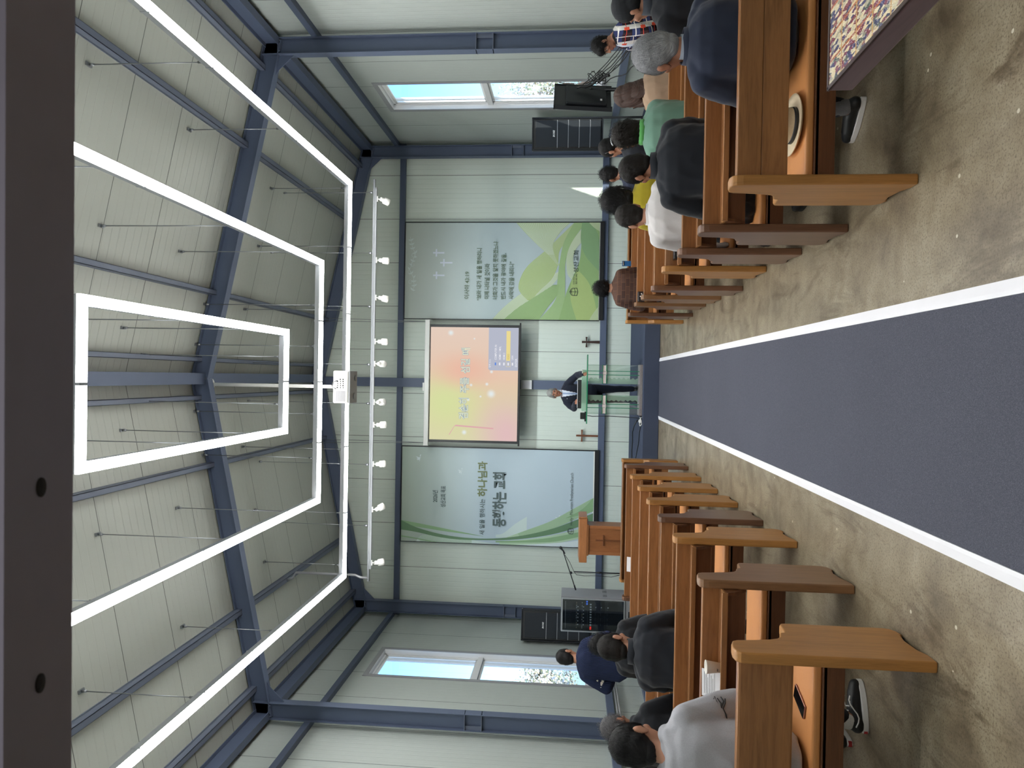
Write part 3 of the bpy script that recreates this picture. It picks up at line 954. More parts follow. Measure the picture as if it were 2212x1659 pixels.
def art_right(b, x0, x1, z0, z1, y):
    P = lambda a, c, yy: (x0 + a * (x1 - x0), yy, z1 - c * (z1 - z0))
    mats = [sheetmat('banner_sheet_grey_green', (176, 184, 176), (186, 200, 202)), M['white'],
            plain('print_pale_green', (186, 202, 160), .42, 0, .02), plain('print_green', (148, 178, 120), .42, 0, .03), plain('print_mid_green', (158, 186, 132), .42, 0, .03),
            plain('print_yellow_green', (172, 192, 124), .42, 0, .03), plain('print_deep_green', (134, 168, 122), .42, 0, .03), plain('print_line', (206, 218, 196), .42, 0, 0),
            plain('print_text_green', (96, 114, 88), .5, 0, 0), plain('print_text_dark', (52, 66, 56), .5, 0, 0), plain('print_lavender', (206, 212, 224), .42, 0, 0), plain('print_ornament', (190, 204, 200), .42, 0, 0)]
    L = lambda i: y - .0012 * i
    A, B = ribbon(b, P, [(0, .46), (.13, .52), (.26, .60), (.42, .72), (.5, .80)], [(0, .60), (.16, .67), (.3, .74), (.42, .79), (.5, .82)], L(1), 2); stripes(b, P, A, B, 16, L(2), 7)
    A, B = ribbon(b, P, [(0.2, .64), (.3, .595), (.42, .60), (.56, .64), (.72, .73), (.86, .80), (1, .87)], [(.2, .66), (.3, .70), (.42, .76), (.56, .79), (.72, .80), (.86, .86), (1, .92)], L(3), 5); stripes(b, P, A, B, 22, L(4), 2)
    A, B = ribbon(b, P, [(1, .575), (.9, .62), (.78, .68), (.66, .745), (.56, .79)], [(1, .85), (.9, .80), (.78, .765), (.66, .775), (.56, .80)], L(5), 2); stripes(b, P, A, B, 26, L(6), 7)
    ribbon(b, P, [(0, .70), (.2, .78), (.4, .79), (.6, .80), (.8, .82), (1, .87)], [(0, .83), (.2, .83), (.4, .83), (.6, .83), (.8, .86), (1, .93)], L(7), 4)
    A, B = ribbon(b, P, [(0, .52), (.12, .59), (.24, .68), (.36, .77)], [(0, .70), (.12, .74), (.24, .785), (.36, .80)], L(8), 3); stripes(b, P, A, B, 18, L(9), 4, .0009)
    A, B = ribbon(b, P, [(.30, .99), (.42, .86), (.55, .835), (.7, .84), (.85, .875), (1, .94)], [(.30, 1), (.42, .93), (.55, .875), (.7, .875), (.85, .93), (1, .99)], L(10), 2); stripes(b, P, A, B, 16, L(11), 7)
    ribbon(b, P, [(0, .80), (.15, .82), (.3, .84), (.45, .87), (.6, .90), (.8, .91), (1, .925)], [(0, 1), (.15, 1), (.3, 1), (.45, 1), (.6, 1), (.8, 1), (1, 1)], L(12), 3)
    ribbon(b, P, [(0, .89), (.2, .86), (.38, .86), (.5, .89)], [(0, 1), (.2, .98), (.38, .95), (.5, .90)], L(13), 5)
    ribbon(b, P, [(.5, 1), (.66, .93), (.82, .905), (1, .91)], [(.5, 1), (.66, 1), (.82, 1), (1, .965)], L(14), 6)
    A, B = ribbon(b, P, [(0, .955), (.05, .968), (.1, .985), (.14, 1)], [(0, 1), (.05, 1), (.1, 1), (.14, 1)], L(15), 2)
    A, B = ribbon(b, P, [(1, .945), (.95, .97), (.91, 1)], [(1, 1), (.97, 1), (.91, 1)], L(15), 2)
    Yt = lambda Yp: x0 + (689 - Yp) / (689 - 481) * (x1 - x0)
    Zt = lambda Xp: z1 - (Xp - 872) / (1296 - 872) * (z1 - z0)
    for w_, ya, yb, xa, xb, m_, bo in (('이사야 43:19', 646, 587, 1015.5, 1004, 8, .012), ('“보라 내가 새 일을 행하리니', 649, 536, 1042, 1030.5, 8, .012), ('이제 나타낼 것이라', 646, 569.5, 1059.5, 1048, 8, .012),
                                       ('너희가 그것을 알지 못하겠느냐', 646, 521.5, 1077.5, 1066, 8, .012), ('반드시 내가 광야에 길을,', 646, 547, 1095.5, 1084, 8, .012), ('사막에 강을 내리니”', 646, 565, 1113, 1101.5, 8, .012),
                                       ('성산교회', 588, 541, 1252, 1241, 9, .008), ('대한예수교', 613, 591, 1244.5, 1240.5, 9, 0), ('장로회', 613, 591, 1249.8, 1246, 9, 0)):
        add_text(b, w_, Yt(ya), Yt(yb), Zt(xb + (xa - xb)), Zt(xb), L(17), m_, bo)
    emblem(b, Yt(629), Zt(1243), .20, L(17), 9)
    for (Yp, Xp, h) in ((546, 943, .26), (567.5, 960, .28), (595, 944, .26)):
        cross2(b, Yt(Yp), Zt(Xp), h, .17, .034, L(1), 10)
    rnd = random.Random(2)
    pts = [(Yt(628 - 9 * i), Zt(888 + 5 * math.sin(i * .9) + 2 * math.sin(i * 2.3))) for i in range(14)]
    sprig(b, pts, L(1), 11, .005, .085, 3)
    for (Yp, Xp, rr) in ((610, 884, .05), (572, 889, .055), (552, 891, .06), (588, 882, .05)):
        q = [(Yt(Yp) + rr * (1 - k * .05) * math.cos(k * .5), Zt(Xp) + rr * (1 - k * .05) * math.sin(k * .5)) for k in range(13)]
        sprig(b, q, L(2), 11, .004, .0, 3)
    return mats
banner('wall_banner', 'green-waved wall banner with a scripture verse, right of the screen', 1.30, 3.47, 1.03, 5.42, art_right, None)

def art_left(b, x0, x1, z0, z1, y):
    P = lambda a, c, yy: (x0 + a * (x1 - x0), yy, z1 - c * (z1 - z0))
    mats = [sheetmat('banner_sheet_blue_green', (172, 186, 172), (190, 206, 216)), M['white'],
            plain('print_soft_green', (180, 206, 176), .42, 0, .02), plain('print_leaf_green', (140, 176, 132), .42, 0, .03), plain('print_dark_leaf', (104, 138, 104), .42, 0, .03),
            plain('print_white_line', (214, 226, 228), .42, 0, 0), plain('print_text_grey', (84, 100, 100), .5, 0, 0), plain('print_text_olive', (112, 122, 78), .5, 0, 0), plain('print_text_black', (44, 56, 56), .5, 0, 0), plain('print_pale_white', (204, 220, 216), .42, 0, 0)]
    L = lambda i: y - .0012 * i
    A, B = ribbon(b, P, [(.0, .08), (.07, .12), (.06, .26), (.03, .40), (0, .50)], [(0, .08), (0, .14), (0, .26), (0, .4), (0, .5)], L(1), 9); stripes(b, P, A, B, 14, L(2), 3, .0009)
    A, B = ribbon(b, P, [(.22, 0), (.19, .10), (.15, .22), (.09, .40), (.06, .48)], [(.17, 0), (.15, .10), (.12, .22), (.085, .40), (.06, .48)], L(3), 3)
    A, B = ribbon(b, P, [(.30, .66), (.22, .60), (.12, .54), (.1, .5)], [(.1, .66), (.09, .60), (.075, .55), (.07, .5)], L(1), 9)
    ribbon(b, P, [(.22, .0), (.15, .08), (.09, .20), (.06, .32), (.055, .44), (.075, .56), (.12, .68), (.19, .80), (.28, .91), (.36, 1)],
           [(.12, .0), (.10, .08), (.055, .20), (.035, .32), (.04, .44), (.05, .56), (.08, .68), (.13, .80), (.2, .91), (.27, 1)], L(6), 4)
    A, B = ribbon(b, P, [(.08, .56), (.16, .66), (.26, .78), (.40, .90), (.52, 1)], [(.05, .56), (.11, .68), (.19, .80), (.29, .91), (.38, 1)], L(4), 2); stripes(b, P, A, B, 18, L(5), 3, .0009)
    A, B = ribbon(b, P, [(.03, .52), (.07, .68), (.12, .80), (.18, .91), (.25, 1)], [(0, .52), (0, .68), (.03, .80), (.08, .91), (.14, 1)], L(7), 2)
    A, B = ribbon(b, P, [(.035, .50), (.05, .64), (.09, .78), (.15, .91), (.2, 1)], [(.02, .50), (.03, .66), (.05, .80), (.10, .91), (.15, 1)], L(8), 3)
    A, B = ribbon(b, P, [(0, .60), (.02, .72), (.05, .86), (.10, 1)], [(0, .62), (0, .76), (0, .9), (.02, 1)], L(9), 5)
    ribbon(b, P, [(.06, 0), (.04, .07), (.015, .15), (0, .2)], [(.045, 0), (.03, .07), (.005, .15), (0, .2)], L(7), 3)
    ribbon(b, P, [(.52, 1), (.40, .945), (.30, .86)], [(.38, 1), (.35, .96), (.30, .865)], L(10), 3)
    Yt = lambda Yp: x0 + (1167 - Yp) / (1167 - 962) * (x1 - x0)
    Zt = lambda Xp: z1 - (Xp - 866) / (1283 - 866) * (z1 - z0)
    for w_, ya, yb, xa, xb, m_, bo in (('2026년', 1080.5, 1055, 946, 934.5, 6, .02), ('성산교회 목표', 1091, 1045, 964, 952.5, 6, .02), ('새 일을 행하시는', 1147.5, 1070.5, 1050, 1038.5, 6, .008),
                                       ('하나님과', 1065, 989.5, 1054, 1033, 7, .024), ('동행하는 교회', 1129, 1012, 1096.5, 1066, 6, .032), ('Holly', 1120, 1104, 1241.5, 1233.5, 8, -.004), ('Mountain Presbyterian Church', 1098, 1009, 1241.5, 1233, 8, -.004)):
        add_text(b, w_, Yt(ya), Yt(yb), Zt(xa), Zt(xb), L(12), m_, bo)
    emblem(b, Yt(1133), Zt(1235.5), .15, L(12), 8)
    for (Yp, Xp, s_) in ((986, 905, .09), (1012, 997, .08), (1107, 1210, .09)):       # three small white doves
        cx, cz = Yt(Yp), Zt(Xp)
        for q in ([(-1, .1), (-.2, -.1), (.5, -.2), (.1, .15)], [(-.2, 0), (.15, .1), (.4, 1), (-.1, .5)], [(-.3, 0), (.0, .1), (-.2, .8), (-.6, .5)], [(.4, -.1), (.9, -.4), (.8, .0), (.5, .0)]):
            b.add([(cx + p[0] * s_, L(2), cz + p[1] * s_) for p in q], [(0, 1, 2, 3)], 5)
    return mats
banner('wall_banner', 'pale green wall banner with a yearly goal, left of the screen', -3.79, -1.63, 1.06, 5.42, art_left, None)

# ---- two standing crosses on the low girt
def cross3(label, x, z0, h, wd, mat, flare):
    t = thing('wooden_cross', label, 'cross', (x, YB - .06, z0))
    b = MB()
    q = .02
    b.prism([(-q - flare, 0), (q + flare, 0), (q, h * .7), (q + flare * .4, h), (-q - flare * .4, h), (-q, h * .7)], 'y', -.018, .018)
    b.build('upright', mat, t, .003)
    b = MB(); b.prism([(-wd / 2, h * .70 - flare * .5), (-.02, h * .715), (.02, h * .715), (wd / 2, h * .70 - flare * .5), (wd / 2, h * .78 + flare * .5), (.02, h * .765), (-.02, h * .765), (-wd / 2, h * .78 + flare * .5)], 'y', -.015, .015)
    b.build('crossbar', mat, t, .003)
cross3('slim reddish brown wooden cross on the girt, left of the glass pulpit', -1.29, .98, .49, .27, M['woodC1'], 0)
cross3('short dark wooden cross with flared arms, right of the glass pulpit', .815, .98, .40, .23, M['woodC2'], .012)

# ================================================================== PULPIT
PLZ = .29
t = thing('pulpit', 'green-edged glass pulpit with crosses on a granite base', 'pulpit', (-.20, 13.32, PLZ))
b = MB(); b.box((-.47, -.19, 0), (.47, .19, .055)); b.build('base', M['stone'], t, .004)
b = MB(); b.box((-.64, -.24, 1.005), (.64, .24, 1.025)); b.build('top', M['gedge'], t, .003)
b = MB(); b.box((-.41, -.1, 1.026), (.24, .20, 1.115)); b.build('book_rest', M['gfrost'], t, .004)
for xa, xb in ((-.455, -.105), (.105, .455)):
    b = MB(); b.box((xa, -.16, .055), (xb, -.148, 1.005)); b.build('front_panel', M['gpanel'], t)
    # etched band along the inner edge of each panel
    b = MB()
    rnd = random.Random(int(xa * 100)); e = xa + .0 if xa > 0 else xb
    pts = []
    n = 40
    for i in range(n + 1):
        z = .07 + (.92) * i / n
        pts.append((.095 + .014 * math.sin(i * 1.7) + rnd.uniform(0, .01), z))
    sg = 1 if xa > 0 else -1
    v = [(e, -.1615, z) for _, z in pts] + [(e + sg * d_, -.1615, z) for d_, z in pts]
    b.add(v, [(i, i + 1, n + 2 + i, n + 1 + i) for i in range(n)])
    b.build('etched_band', M['gfrost'], t)
    cxm = (xa + xb) / 2 + (.025 if xa > 0 else -.025)
    b = MB()
    for dx in (-.035, .035):
        b.box((cxm + dx - .006, -.182, .06), (cxm + dx + .006, -.162, .66)); b.box((cxm + dx - .006, -.182, .74), (cxm + dx + .006, -.162, 1.003))
    for z in (.66, .735):
        b.box((xa, -.182, z - .006), (cxm - .03, -.162, z + .007)); b.box((cxm + .03, -.182, z - .006), (xb, -.162, z + .007))
    b.build('glass_cross', M['gedge'], t)
    b = MB(); b.box((cxm - .028, -.176, .665), (cxm + .028, -.164, .73)); b.box((xa + .01, -.17, .67), (cxm - .035, -.164, .728)); b.box((cxm + .035, -.17, .67), (xb - .01, -.164, .728))
    b.build('cross_face', plain('pale_pink_glass', (226, 214, 212), .2), t)
    b = MB(); b.box((xa, -.17, .056), (xb, -.14, .085)); b.build('foot_rail', M['alu'], t)
for x in (-.452, .452):
    b = MB(); b.box((x - .006, -.148, .055), (x + .006, .16, 1.005)); b.build('side_panel', M['gpanel'], t)
t = thing('reading_stand', 'black tilted reading stand on the glass pulpit top', 'stand', (-.30, 13.42, PLZ + 1.116))
b = MB(); b.box((-.27, -.05, .0), (.27, .05, .07)); b.build('tray', M['black'], t, .004)
b = MB(); b.box((-.26, -.052, .071), (.25, .05, .078)); b.build('papers', M['paper'], t)
t = thing('black_case', 'small black device lying at the left end of the pulpit top', 'box', (-.715, 13.30, PLZ + 1.0262))
b = MB(); b.box((-.09, -.09, 0), (.09, .09, .025)); b.build('foot', M['blackmetal'], t, .003)
b = MB(); b.box((-.05, -.07, .025), (.07, .07, .105)); b.build('body', M['black'], t, .006)
t = thing('coffee_cup', 'white paper cup at the preacher\'s hand on the pulpit', 'cup', (.13, 13.36, PLZ + 1.0255))
MB().lathe([(.026, 0), (.036, .08), (.0385, .083), (.036, .086), (.033, .084), (.025, .004)], (0, 0, 0), 20).build('cup', M['papercup'], t)
b = MB()
rnd = random.Random(8)
b.tube([(-.69, 13.15, 1.288), (-.70, 13.10, 1.2), (-.69, 13.12, .9), (-.70, 13.12, .6), (-.72, 13.2, .36), (-.80, 13.3, .30), (-.9, 13.3, .297), (-1.0, 13.5, .297), (-1.2, 13.6, .297), (-1.6, 14.2, .297), (-1.75, 14.4, .297)], .007, 6)
for k in range(4):
    pts = [(-.78 + .1 * math.cos(a * .9 + k) + .02 * a, 13.28 + .14 * math.sin(a * .9 + k * 1.3), .297 + .004 * k) for a in range(9)]
    b.tube(pts, .006, 6)
tag(b.build('cable', M['black']), 'black cables trailing down from the pulpit across the platform', 'cable')
b = MB()
b.tube([(-.78 + .08 * math.cos(a * .7), 13.12 + .06 * math.sin(a * .7), .296 + .035 * abs(math.sin(a * .5))) for a in range(10)], .008, 6)
b.ball((-.77, 13.12, .325), (.04, .05, .03))
tag(b.build('cable', M['white']), 'white cable loop with a plug lying at the foot of the pulpit', 'cable')
b = MB()
b.tube([(-1.9, 15.2, .297), (-1.7, 15.0, .297), (-1.5, 15.05, .297), (-1.3, 14.9, .297), (-1.1, 14.95, .297), (-.95, 14.6, .297), (-.85, 14.2, .297), (-.8, 13.9, .297)], .012, 6)
tag(b.build('cable', M['black']), 'black cable run lying along the back of the platform', 'cable')

# ---- wooden lectern
t = thing('wooden_lectern', 'light wooden lectern with a carved cross on its front', 'lectern', (-3.05, 13.6, PLZ))
b = MB(); b.prism([(-.20, .0), (.22, .0), (.24, .94), (-.26, .94)], 'x', -.26, .26)
b.build('body', M['woodLz'], t, .006)
b = MB(); b.box((-.275, -.262, .0), (-.215, -.20, .93)); b.box((.215, -.262, 0), (.275, -.20, .93)); b.box((-.275, -.265, 0), (.275, -.2, .06))
b.build('trim', M['woodLz'], t, .003)
b = MB(); b.box((-.29, -.29, .93), (.30, .27, .97)); b.build('neck', M['woodL'], t, .006)
b = MB(); b.prism([(-.30, .96), (.27, .96), (.27, 1.06), (.20, 1.12), (-.30, 1.105)], 'x', -.42, .42)
b.build('top', M['woodL'], t, .006)
b = MB(); b.prism([(-.30, .965), (.27, .965), (.27, 1.09), (.16, 1.125), (-.30, 1.12)], 'x', .40, .44); b.build('side_board', M['woodL'], t, .006)
b = MB(); b.box((-.012, -.268, .22), (.012, -.24, .80)); b.box((-.10, -.268, .64), (.10, -.24, .665)); b.build('carved_cross', M['woodC1'], t, .004)

# ---- microphone stand
t = thing('microphone_stand', 'black boom microphone stand beside the wooden lectern', 'microphone stand', (-3.62, 13.2, PLZ))
MB().tube([(0, 0, .02), (0, 0, 1.2)], .011, 10).build('pole', M['blackmetal'], t)
b = MB(); b.tube([(0, 0, .68), (0, 0, .76)], .018, 10); b.build('collar', M['black'], t)
b = MB()
bm0, bm1 = Vector((-.34, 0, 1.155)), Vector((.36, 0, 1.40))
b.tube([bm0, bm1], .009, 8); b.tube([bm0, bm0 + (bm1 - bm0) * .12], .015, 8); b.ball((-.02, 0, 1.25), .026)
b.build('boom', M['blackmetal'], t)
b = MB(); b.tube([bm1 + Vector((-.03, 0, -.03)), bm1 + Vector((.02, 0, .0)), bm1 + Vector((.06, 0, .035))], [.012, .015, .019], 10); b.ball(bm1 + Vector((.08, 0, .05)), (.03, .03, .03), 0)
b.build('microphone', M['black'], t)
b = MB(); b.tube([bm1 + Vector((-.05, 0, -.03)), (.18, 0, 1.28), (.02, -.02, 1.2), (-.05, -.02, 1.15), (-.07, 0, 1.0), (-.06, 0, .8), (-.07, 0, .5), (-.02, 0, .3), (.05, 0, .01)], .005, 6); b.build('cable', M['black'], t)
for k in range(3):
    a = 2 * math.pi * k / 3
    MB().tube([(0, 0, .1), (.26 * math.cos(a), .26 * math.sin(a), .012)], .009, 8).build('leg', M['blackmetal'], t)

# ---- equipment rack
t = thing('equipment_rack', 'grey equipment rack with a glass door full of audio gear', 'equipment rack', (-4.40, 13.4, PLZ))
t.scale = (.95, .95, .95)
M['rackgrey'] = plain('rack_grey', (150, 152, 158), .5, .1, .03)
b = MB(); b.box((-.34, -.26, .1), (.34, .34, 1.50)); b.build('cabinet', M['rackgrey'], t, .006)
b = MB(); b.box((-.36, -.28, .07), (.36, .36, .10)); b.box((-.30, -.24, 0), (-.22, .3, .07)); b.box((.22, -.24, 0), (.30, .3, .07)); b.build('foot', M['black'], t)
b = MB(); b.box((-.31, -.268, .28), (.31, -.262, 1.47)); b.build('interior', M['black'], t)
rnd = random.Random(11)
cols = {'w': plain('gear_button', (220, 222, 226), .5), 'b': emis('gear_blue', (70, 120, 230), 1.0), 'r': emis('gear_red', (235, 50, 40), 1.2), 'y': plain('gear_tan', (186, 172, 140), .5), 'g': plain('gear_grey', (110, 116, 124), .5)}
gz = 1.44
for hgt, kind in ((.20, 'eq'), (.10, 'tape'), (.09, 'deck'), (.07, 'blue'), (.06, 'power'), (.10, 'amp'), (.12, 'dvd'), (.14, 'amp')):
    b = MB(); b.box((-.29, -.285, gz - hgt + .006), (.29, -.262, gz), 0)
    mi = []
    if kind == 'eq':
        for i in range(30): b.box((-.27 + i * .018, -.289, gz - .035), (-.262 + i * .018, -.285, gz - .025), 1)
        for i in range(14): b.box((-.25 + i * .036, -.289, gz - .15), (-.249 + i * .036, -.285, gz - .06), 5)
    elif kind in ('tape', 'deck'):
        for i in range(16): b.box((-.26 + i * .033, -.289, gz - .045), (-.245 + i * .033, -.285, gz - .03), rnd.choice((1, 4, 5)))
        for i in range(6): b.box((-.2 + i * .07, -.289, gz - .075), (-.18 + i * .07, -.285, gz - .055), 1)
    elif kind == 'blue':
        b.lathe([(.018, 0), (.018, .004)], (.22, -.287, gz - .033), 12, 2, None, 'y'); b.lathe([(.018, 0), (.018, .004)], (.265, -.287, gz - .033), 12, 2, None, 'y')
        b.box((-.25, -.289, gz - .05), (.1, -.285, gz - .045), 5)
    elif kind == 'power':
        for i in range(9): b.box((-.20 + i * .05, -.289, gz - .045), (-.175 + i * .05, -.285, gz - .012), 1)
        b.box((-.28, -.290, gz - .045), (-.22, -.285, gz - .012), 3)
    else:
        for i in range(5): b.box((-.2 + i * .1, -.289, gz - .05), (-.15 + i * .1, -.285, gz - .046), 5)
        b.lathe([(.012, 0), (.012, .005)], (.16, -.287, gz - .06), 10, 1, None, 'y')
    b.build('gear_unit', [M['black'], cols['w'], cols['b'], cols['r'], cols['y'], cols['g']], t)
    gz -= hgt + .008
b = MB()
for lo, hi in (((-.33, .26), (-.305, 1.49)), ((.305, .26), (.33, 1.49)), ((-.305, 1.465), (.305, 1.49)), ((-.305, .26), (.305, .28))):
    b.box((lo[0], -.31, lo[1]), (hi[0], -.292, hi[1]))
b.build('door_frame', M['alu'], t, .002)
MB().box((-.305, -.303, .28), (.305, -.298, 1.465)).build('door_glass', glass('rack_glass', (.75, .8, .84, 1), .05), t)
b = MB(); b.box((-.30, -.28, .115), (.30, -.26, .25)); b.build('drawer', M['rackgrey'], t, .003)
b = MB(); b.box((-.10, -.295, .17), (.10, -.28, .19)); b.build('drawer_handle', M['black'], t, .004)
b = MB()
for i in range(7):
    for (z, y0) in ((.60, -.18), (.60, .1)):
        b.box((.339, y0, z + i * .012), (.3415, y0 + .12, z + i * .012 + .005))
b.build('side_vent', M['black'], t)

# ---- loudspeakers on frame stands
def speaker(label, x, y, rz, zb, zt, wdt):
    t = thing('loudspeaker', label, 'loudspeaker', (x, y, PLZ), rz, 'column loudspeakers')
    z0, z1 = zb - PLZ, zt - PLZ
    h = wdt / 2
    b = MB(); b.box((-h, -.03, z0), (h, .30, z1)); b.build('cabinet', M['black'], t, .006)
    n = [.30, .15, .15, .15, .15]
    tot = sum(n) + .0
    zz = z1 - .05
    rng = (z1 - z0 - .06)
    for i, q in enumerate(n):
        hh = q / tot * rng
        b = MB()
        taper = .04 * max(0, i - 1)
        b.box((-h + .035, -.052 + .01 * (i == 0), zz - hh + .006), (h - .035, -.03, zz - .006)); b.build('grille', M['grille'], t, .004)
        if i < 4:
            MB().box((-h + .02, -.046, zz - hh - .005), (h - .02, -.03, zz - hh + .005)).build('divider', M['wintrim'], t)
        if i == 0:
            lb = MB(); add_text(lb, 'BOSE', -.0, .12, 0, .035, 0, 0, .02, Matrix.Translation((-.055, -.0535 + .0, zz - hh + .05)) @ Matrix(((1, 0, .25, 0), (0, 1, 0, 0), (0, 0, 1, 0), (0, 0, 0, 1))))
            lb.build('logo', M['white'], t, recalc=False)
        zz -= hh
    b = MB()
    for sx_ in (-h - .02, h + .02):
        b.box((sx_ - .012, -.05, 0), (sx_ + .012, -.02, z1 + .02)); b.box((sx_ - .012, .10, 0), (sx_ + .012, .13, z1 + .02)); b.box((sx_ - .012, -.02, z1), (sx_ + .012, .10, z1 + .02)); b.box((sx_ - .012, -.02, z0), (sx_ + .012, .1, z0 + .02))
    b.box((-h - .02, -.05, z1), (h + .02, -.02, z1 + .02)); b.box((-h - .02, -.05, z0 - .03), (h + .02, .13, z0 - .005))
    b.box((-h - .02, -.25, .0), (-h + .01, .3, .03)); b.box((h - .01, -.25, .0), (h + .02, .3, .03))
    b.build('stand_frame', M['blackmetal'], t)
    return t
speaker('tall black loudspeaker on a frame stand by the right window', 4.80, 13.95, R(-14), 1.10, 2.44, .56)
speaker('tall black loudspeaker on a frame stand by the left window', -5.13, 14.55, R(14), 1.12, 2.52, .56)

# ================================================================== PEWS
def end_profile(dep=.42):
    P = [(0, 0), (0, .80), (.004, .83), (.02, .85), (.06, .856), (.11, .85), (.145, .838), (.16, .815), (.172, .74), (.188, .66), (.205, .62), (.232, .60), (.262, .592), (.285, .585), (.292, .565), (.32, .56), (dep - .03, .556), (dep - .005, .545), (dep, .52),
         (dep, .06), (dep - .012, .028), (dep - .04, .008), (dep - .09, .0), (dep - .10, .012), (dep - .17, .026), (.14, .02), (.08, .0)]
    return [(a, z) for a, z in P]
def pew(label, x, y, inward, wood_end, length=1.86, kind='shelf', seatlabel=None):
    """x, y: the aisle-side rear foot; inward: +1 if the bench runs to the right of the aisle"""
    t = thing('pew', label, 'pew', (x, y, 0), 0, 'wooden pews')
    th = .05
    s = inward
    def bx(b, u0, u1, y0, y1, z0, z1, mat=0):
        xa, xb = s * u0, s * u1
        b.box((min(xa, xb), y0, z0), (max(xa, xb), y1, z1), mat)
    for u0 in (0, length - th):
        b = MB(); xa, xb = sorted((s * u0, s * (u0 + th))); b.prism(end_profile(), 'x', xa, xb)
        e = b.build('end_panel', wood_end, t, .009, None, 3)
        g = MB(); g.lathe([(.014, 0.0), (.014, .012)], (s * (u0 + th / 2), .325, 0), 10); g.lathe([(.014, .0), (.014, .012)], (s * (u0 + th / 2), .04, 0), 10)
        g.build('glide', M['black'], e)
    u0, u1 = th, length - th
    if kind == 'shelf':
        b = MB(); bx(b, u0, u1, .055, .095, .58, .825); b.build('backrest', M['woodB'], t, .006)
        b = MB(); bx(b, u0 + .02, u1 - .02, .046, .056, .585, .712); b.build('back_panel', M['woodD'], t)
        b = MB(); bx(b, u0, u1, -.065, .06, .715, .730); bx(b, u0, u1, -.075, -.062, .708, .742); b.build('book_shelf', M['woodB'], t, .004)
        for ub in (u0, u1 - .022):
            b = MB(); xa, xb = sorted((s * ub, s * (ub + .022))); b.prism([(-.06, .715), (.055, .715), (.055, .59), (.03, .585), (-.04, .665)], 'x', xa, xb)
            b.build('shelf_bracket', M['woodD'], t, .004)
    elif kind == 'plain':
        b = MB(); bx(b, u0, u1, .055, .10, .585, .83); b.build('backrest', M['woodB'], t, .012)
    else:
        b = MB(); bx(b, u0, u1, .055, .10, .705, .82); b.build('top_rail', M['woodB'], t, .006)
        b = MB(); bx(b, u0, u1, .06, .095, .58, .704); b.build('backrest', M['woodB'], t, .004)
    b = MB(); bx(b, u0, u1, .12, .145, .34, .438); b.build('rear_board', M['woodD'], t, .003)
    b = MB(); bx(b, u0, u1, .40, .43, .33, .43); b.build('front_board', M['woodD'], t, .003)
    b = MB(); bx(b, u0, u1, .12, .46, .415, .435); b.build('seat', M['woodB'], t, .004)
    b = MB(); bx(b, u0 + .005, u1 - .005, .13, .47, .436, .475); b.build('seat_pad', M['leather'], t, .014, None, 3)
    return t
LP = [(-1.198, 3.172), (-1.131, 4.068), (-1.115, 5.067), (-1.144, 5.949), (-1.154, 6.83), (-1.17, 7.751), (-1.181, 8.729), (-1.166, 9.672)]
RP = [(.935, 3.445), (.882, 4.276), (.894, 5.111), (.91, 6.012), (.85, 6.81), (.875, 7.785), (.888, 8.652), (.845, 9.551)]
E1, E2, E3 = M['woodE1'], M['woodE2'], M['woodE3']
Lm = [E1, E2, E1, E3, E1, E1, E1, E3]
Rm = [E1, E3, E3, E1, E3, E2, E2, E3]
ordn = ['nearest', 'second nearest', 'third nearest', 'fourth nearest', 'fifth nearest', 'fourth from the front', 'third from the front', 'second from the front']
ordn = ['rearmost', 'second from the rear', 'third from the rear', 'fourth from the rear', 'fourth from the front', 'third from the front', 'second from the front', 'frontmost']
xtra_l = {0: ', a phone on its seat', 1: ', a paper cup on its shelf', 2: ', a man in black in it'}
xtra_r = {0: ', a straw hat on its seat', 1: ', coat on its seat', 2: ', a man in grey in it', 6: ', a woman in brown in it', 7: ', a blue phone on its back'}
for i, (x, y) in enumerate(LP):
    pew(f'wooden pew in the left block, {ordn[i]}{xtra_l.get(i, "")}', x, y, -1, Lm[i], {2: 2.15, 3: 1.62, 4: 2.1}.get(i, 1.86), 'plain' if i == 0 else 'shelf')
for i, (x, y) in enumerate(RP):
    pew(f'wooden pew in the right block, {ordn[i]}{xtra_r.get(i, "")}', x, y, 1, Rm[i], 2.15, 'split' if i == 0 else 'shelf')
for side, x, y, s in (('left', -1.205, 10.62, -1), ('right', .818, 10.36, 1)):
    t = thing('pew_front_desk', f'low wooden book desk standing before the {side} block of pews', 'desk', (x, y, 0), 0, 'front book desks')
    for u0 in (0, 1.81):
        b = MB(); xa, xb = sorted((s * u0, s * (u0 + .05))); b.prism([(0, 0), (.0, .42), (.06, .5), (.06, .80), (.10, .82), (.20, .82), (.22, .80), (.22, .06), (.16, .0)] if True else [], 'x', xa, xb); b.build('end_panel', M['woodE1'], t, .008)
    b = MB(); xa, xb = sorted((s * .05, s * 1.81)); b.box((xa, .15, .12), (xb, .18, .80)); b.build('front_panel', M['woodB'], t, .004)
    b = MB(); b.box((xa, .02, .79), (xb, .20, .81)); b.build('book_shelf', M['woodB'], t, .004)

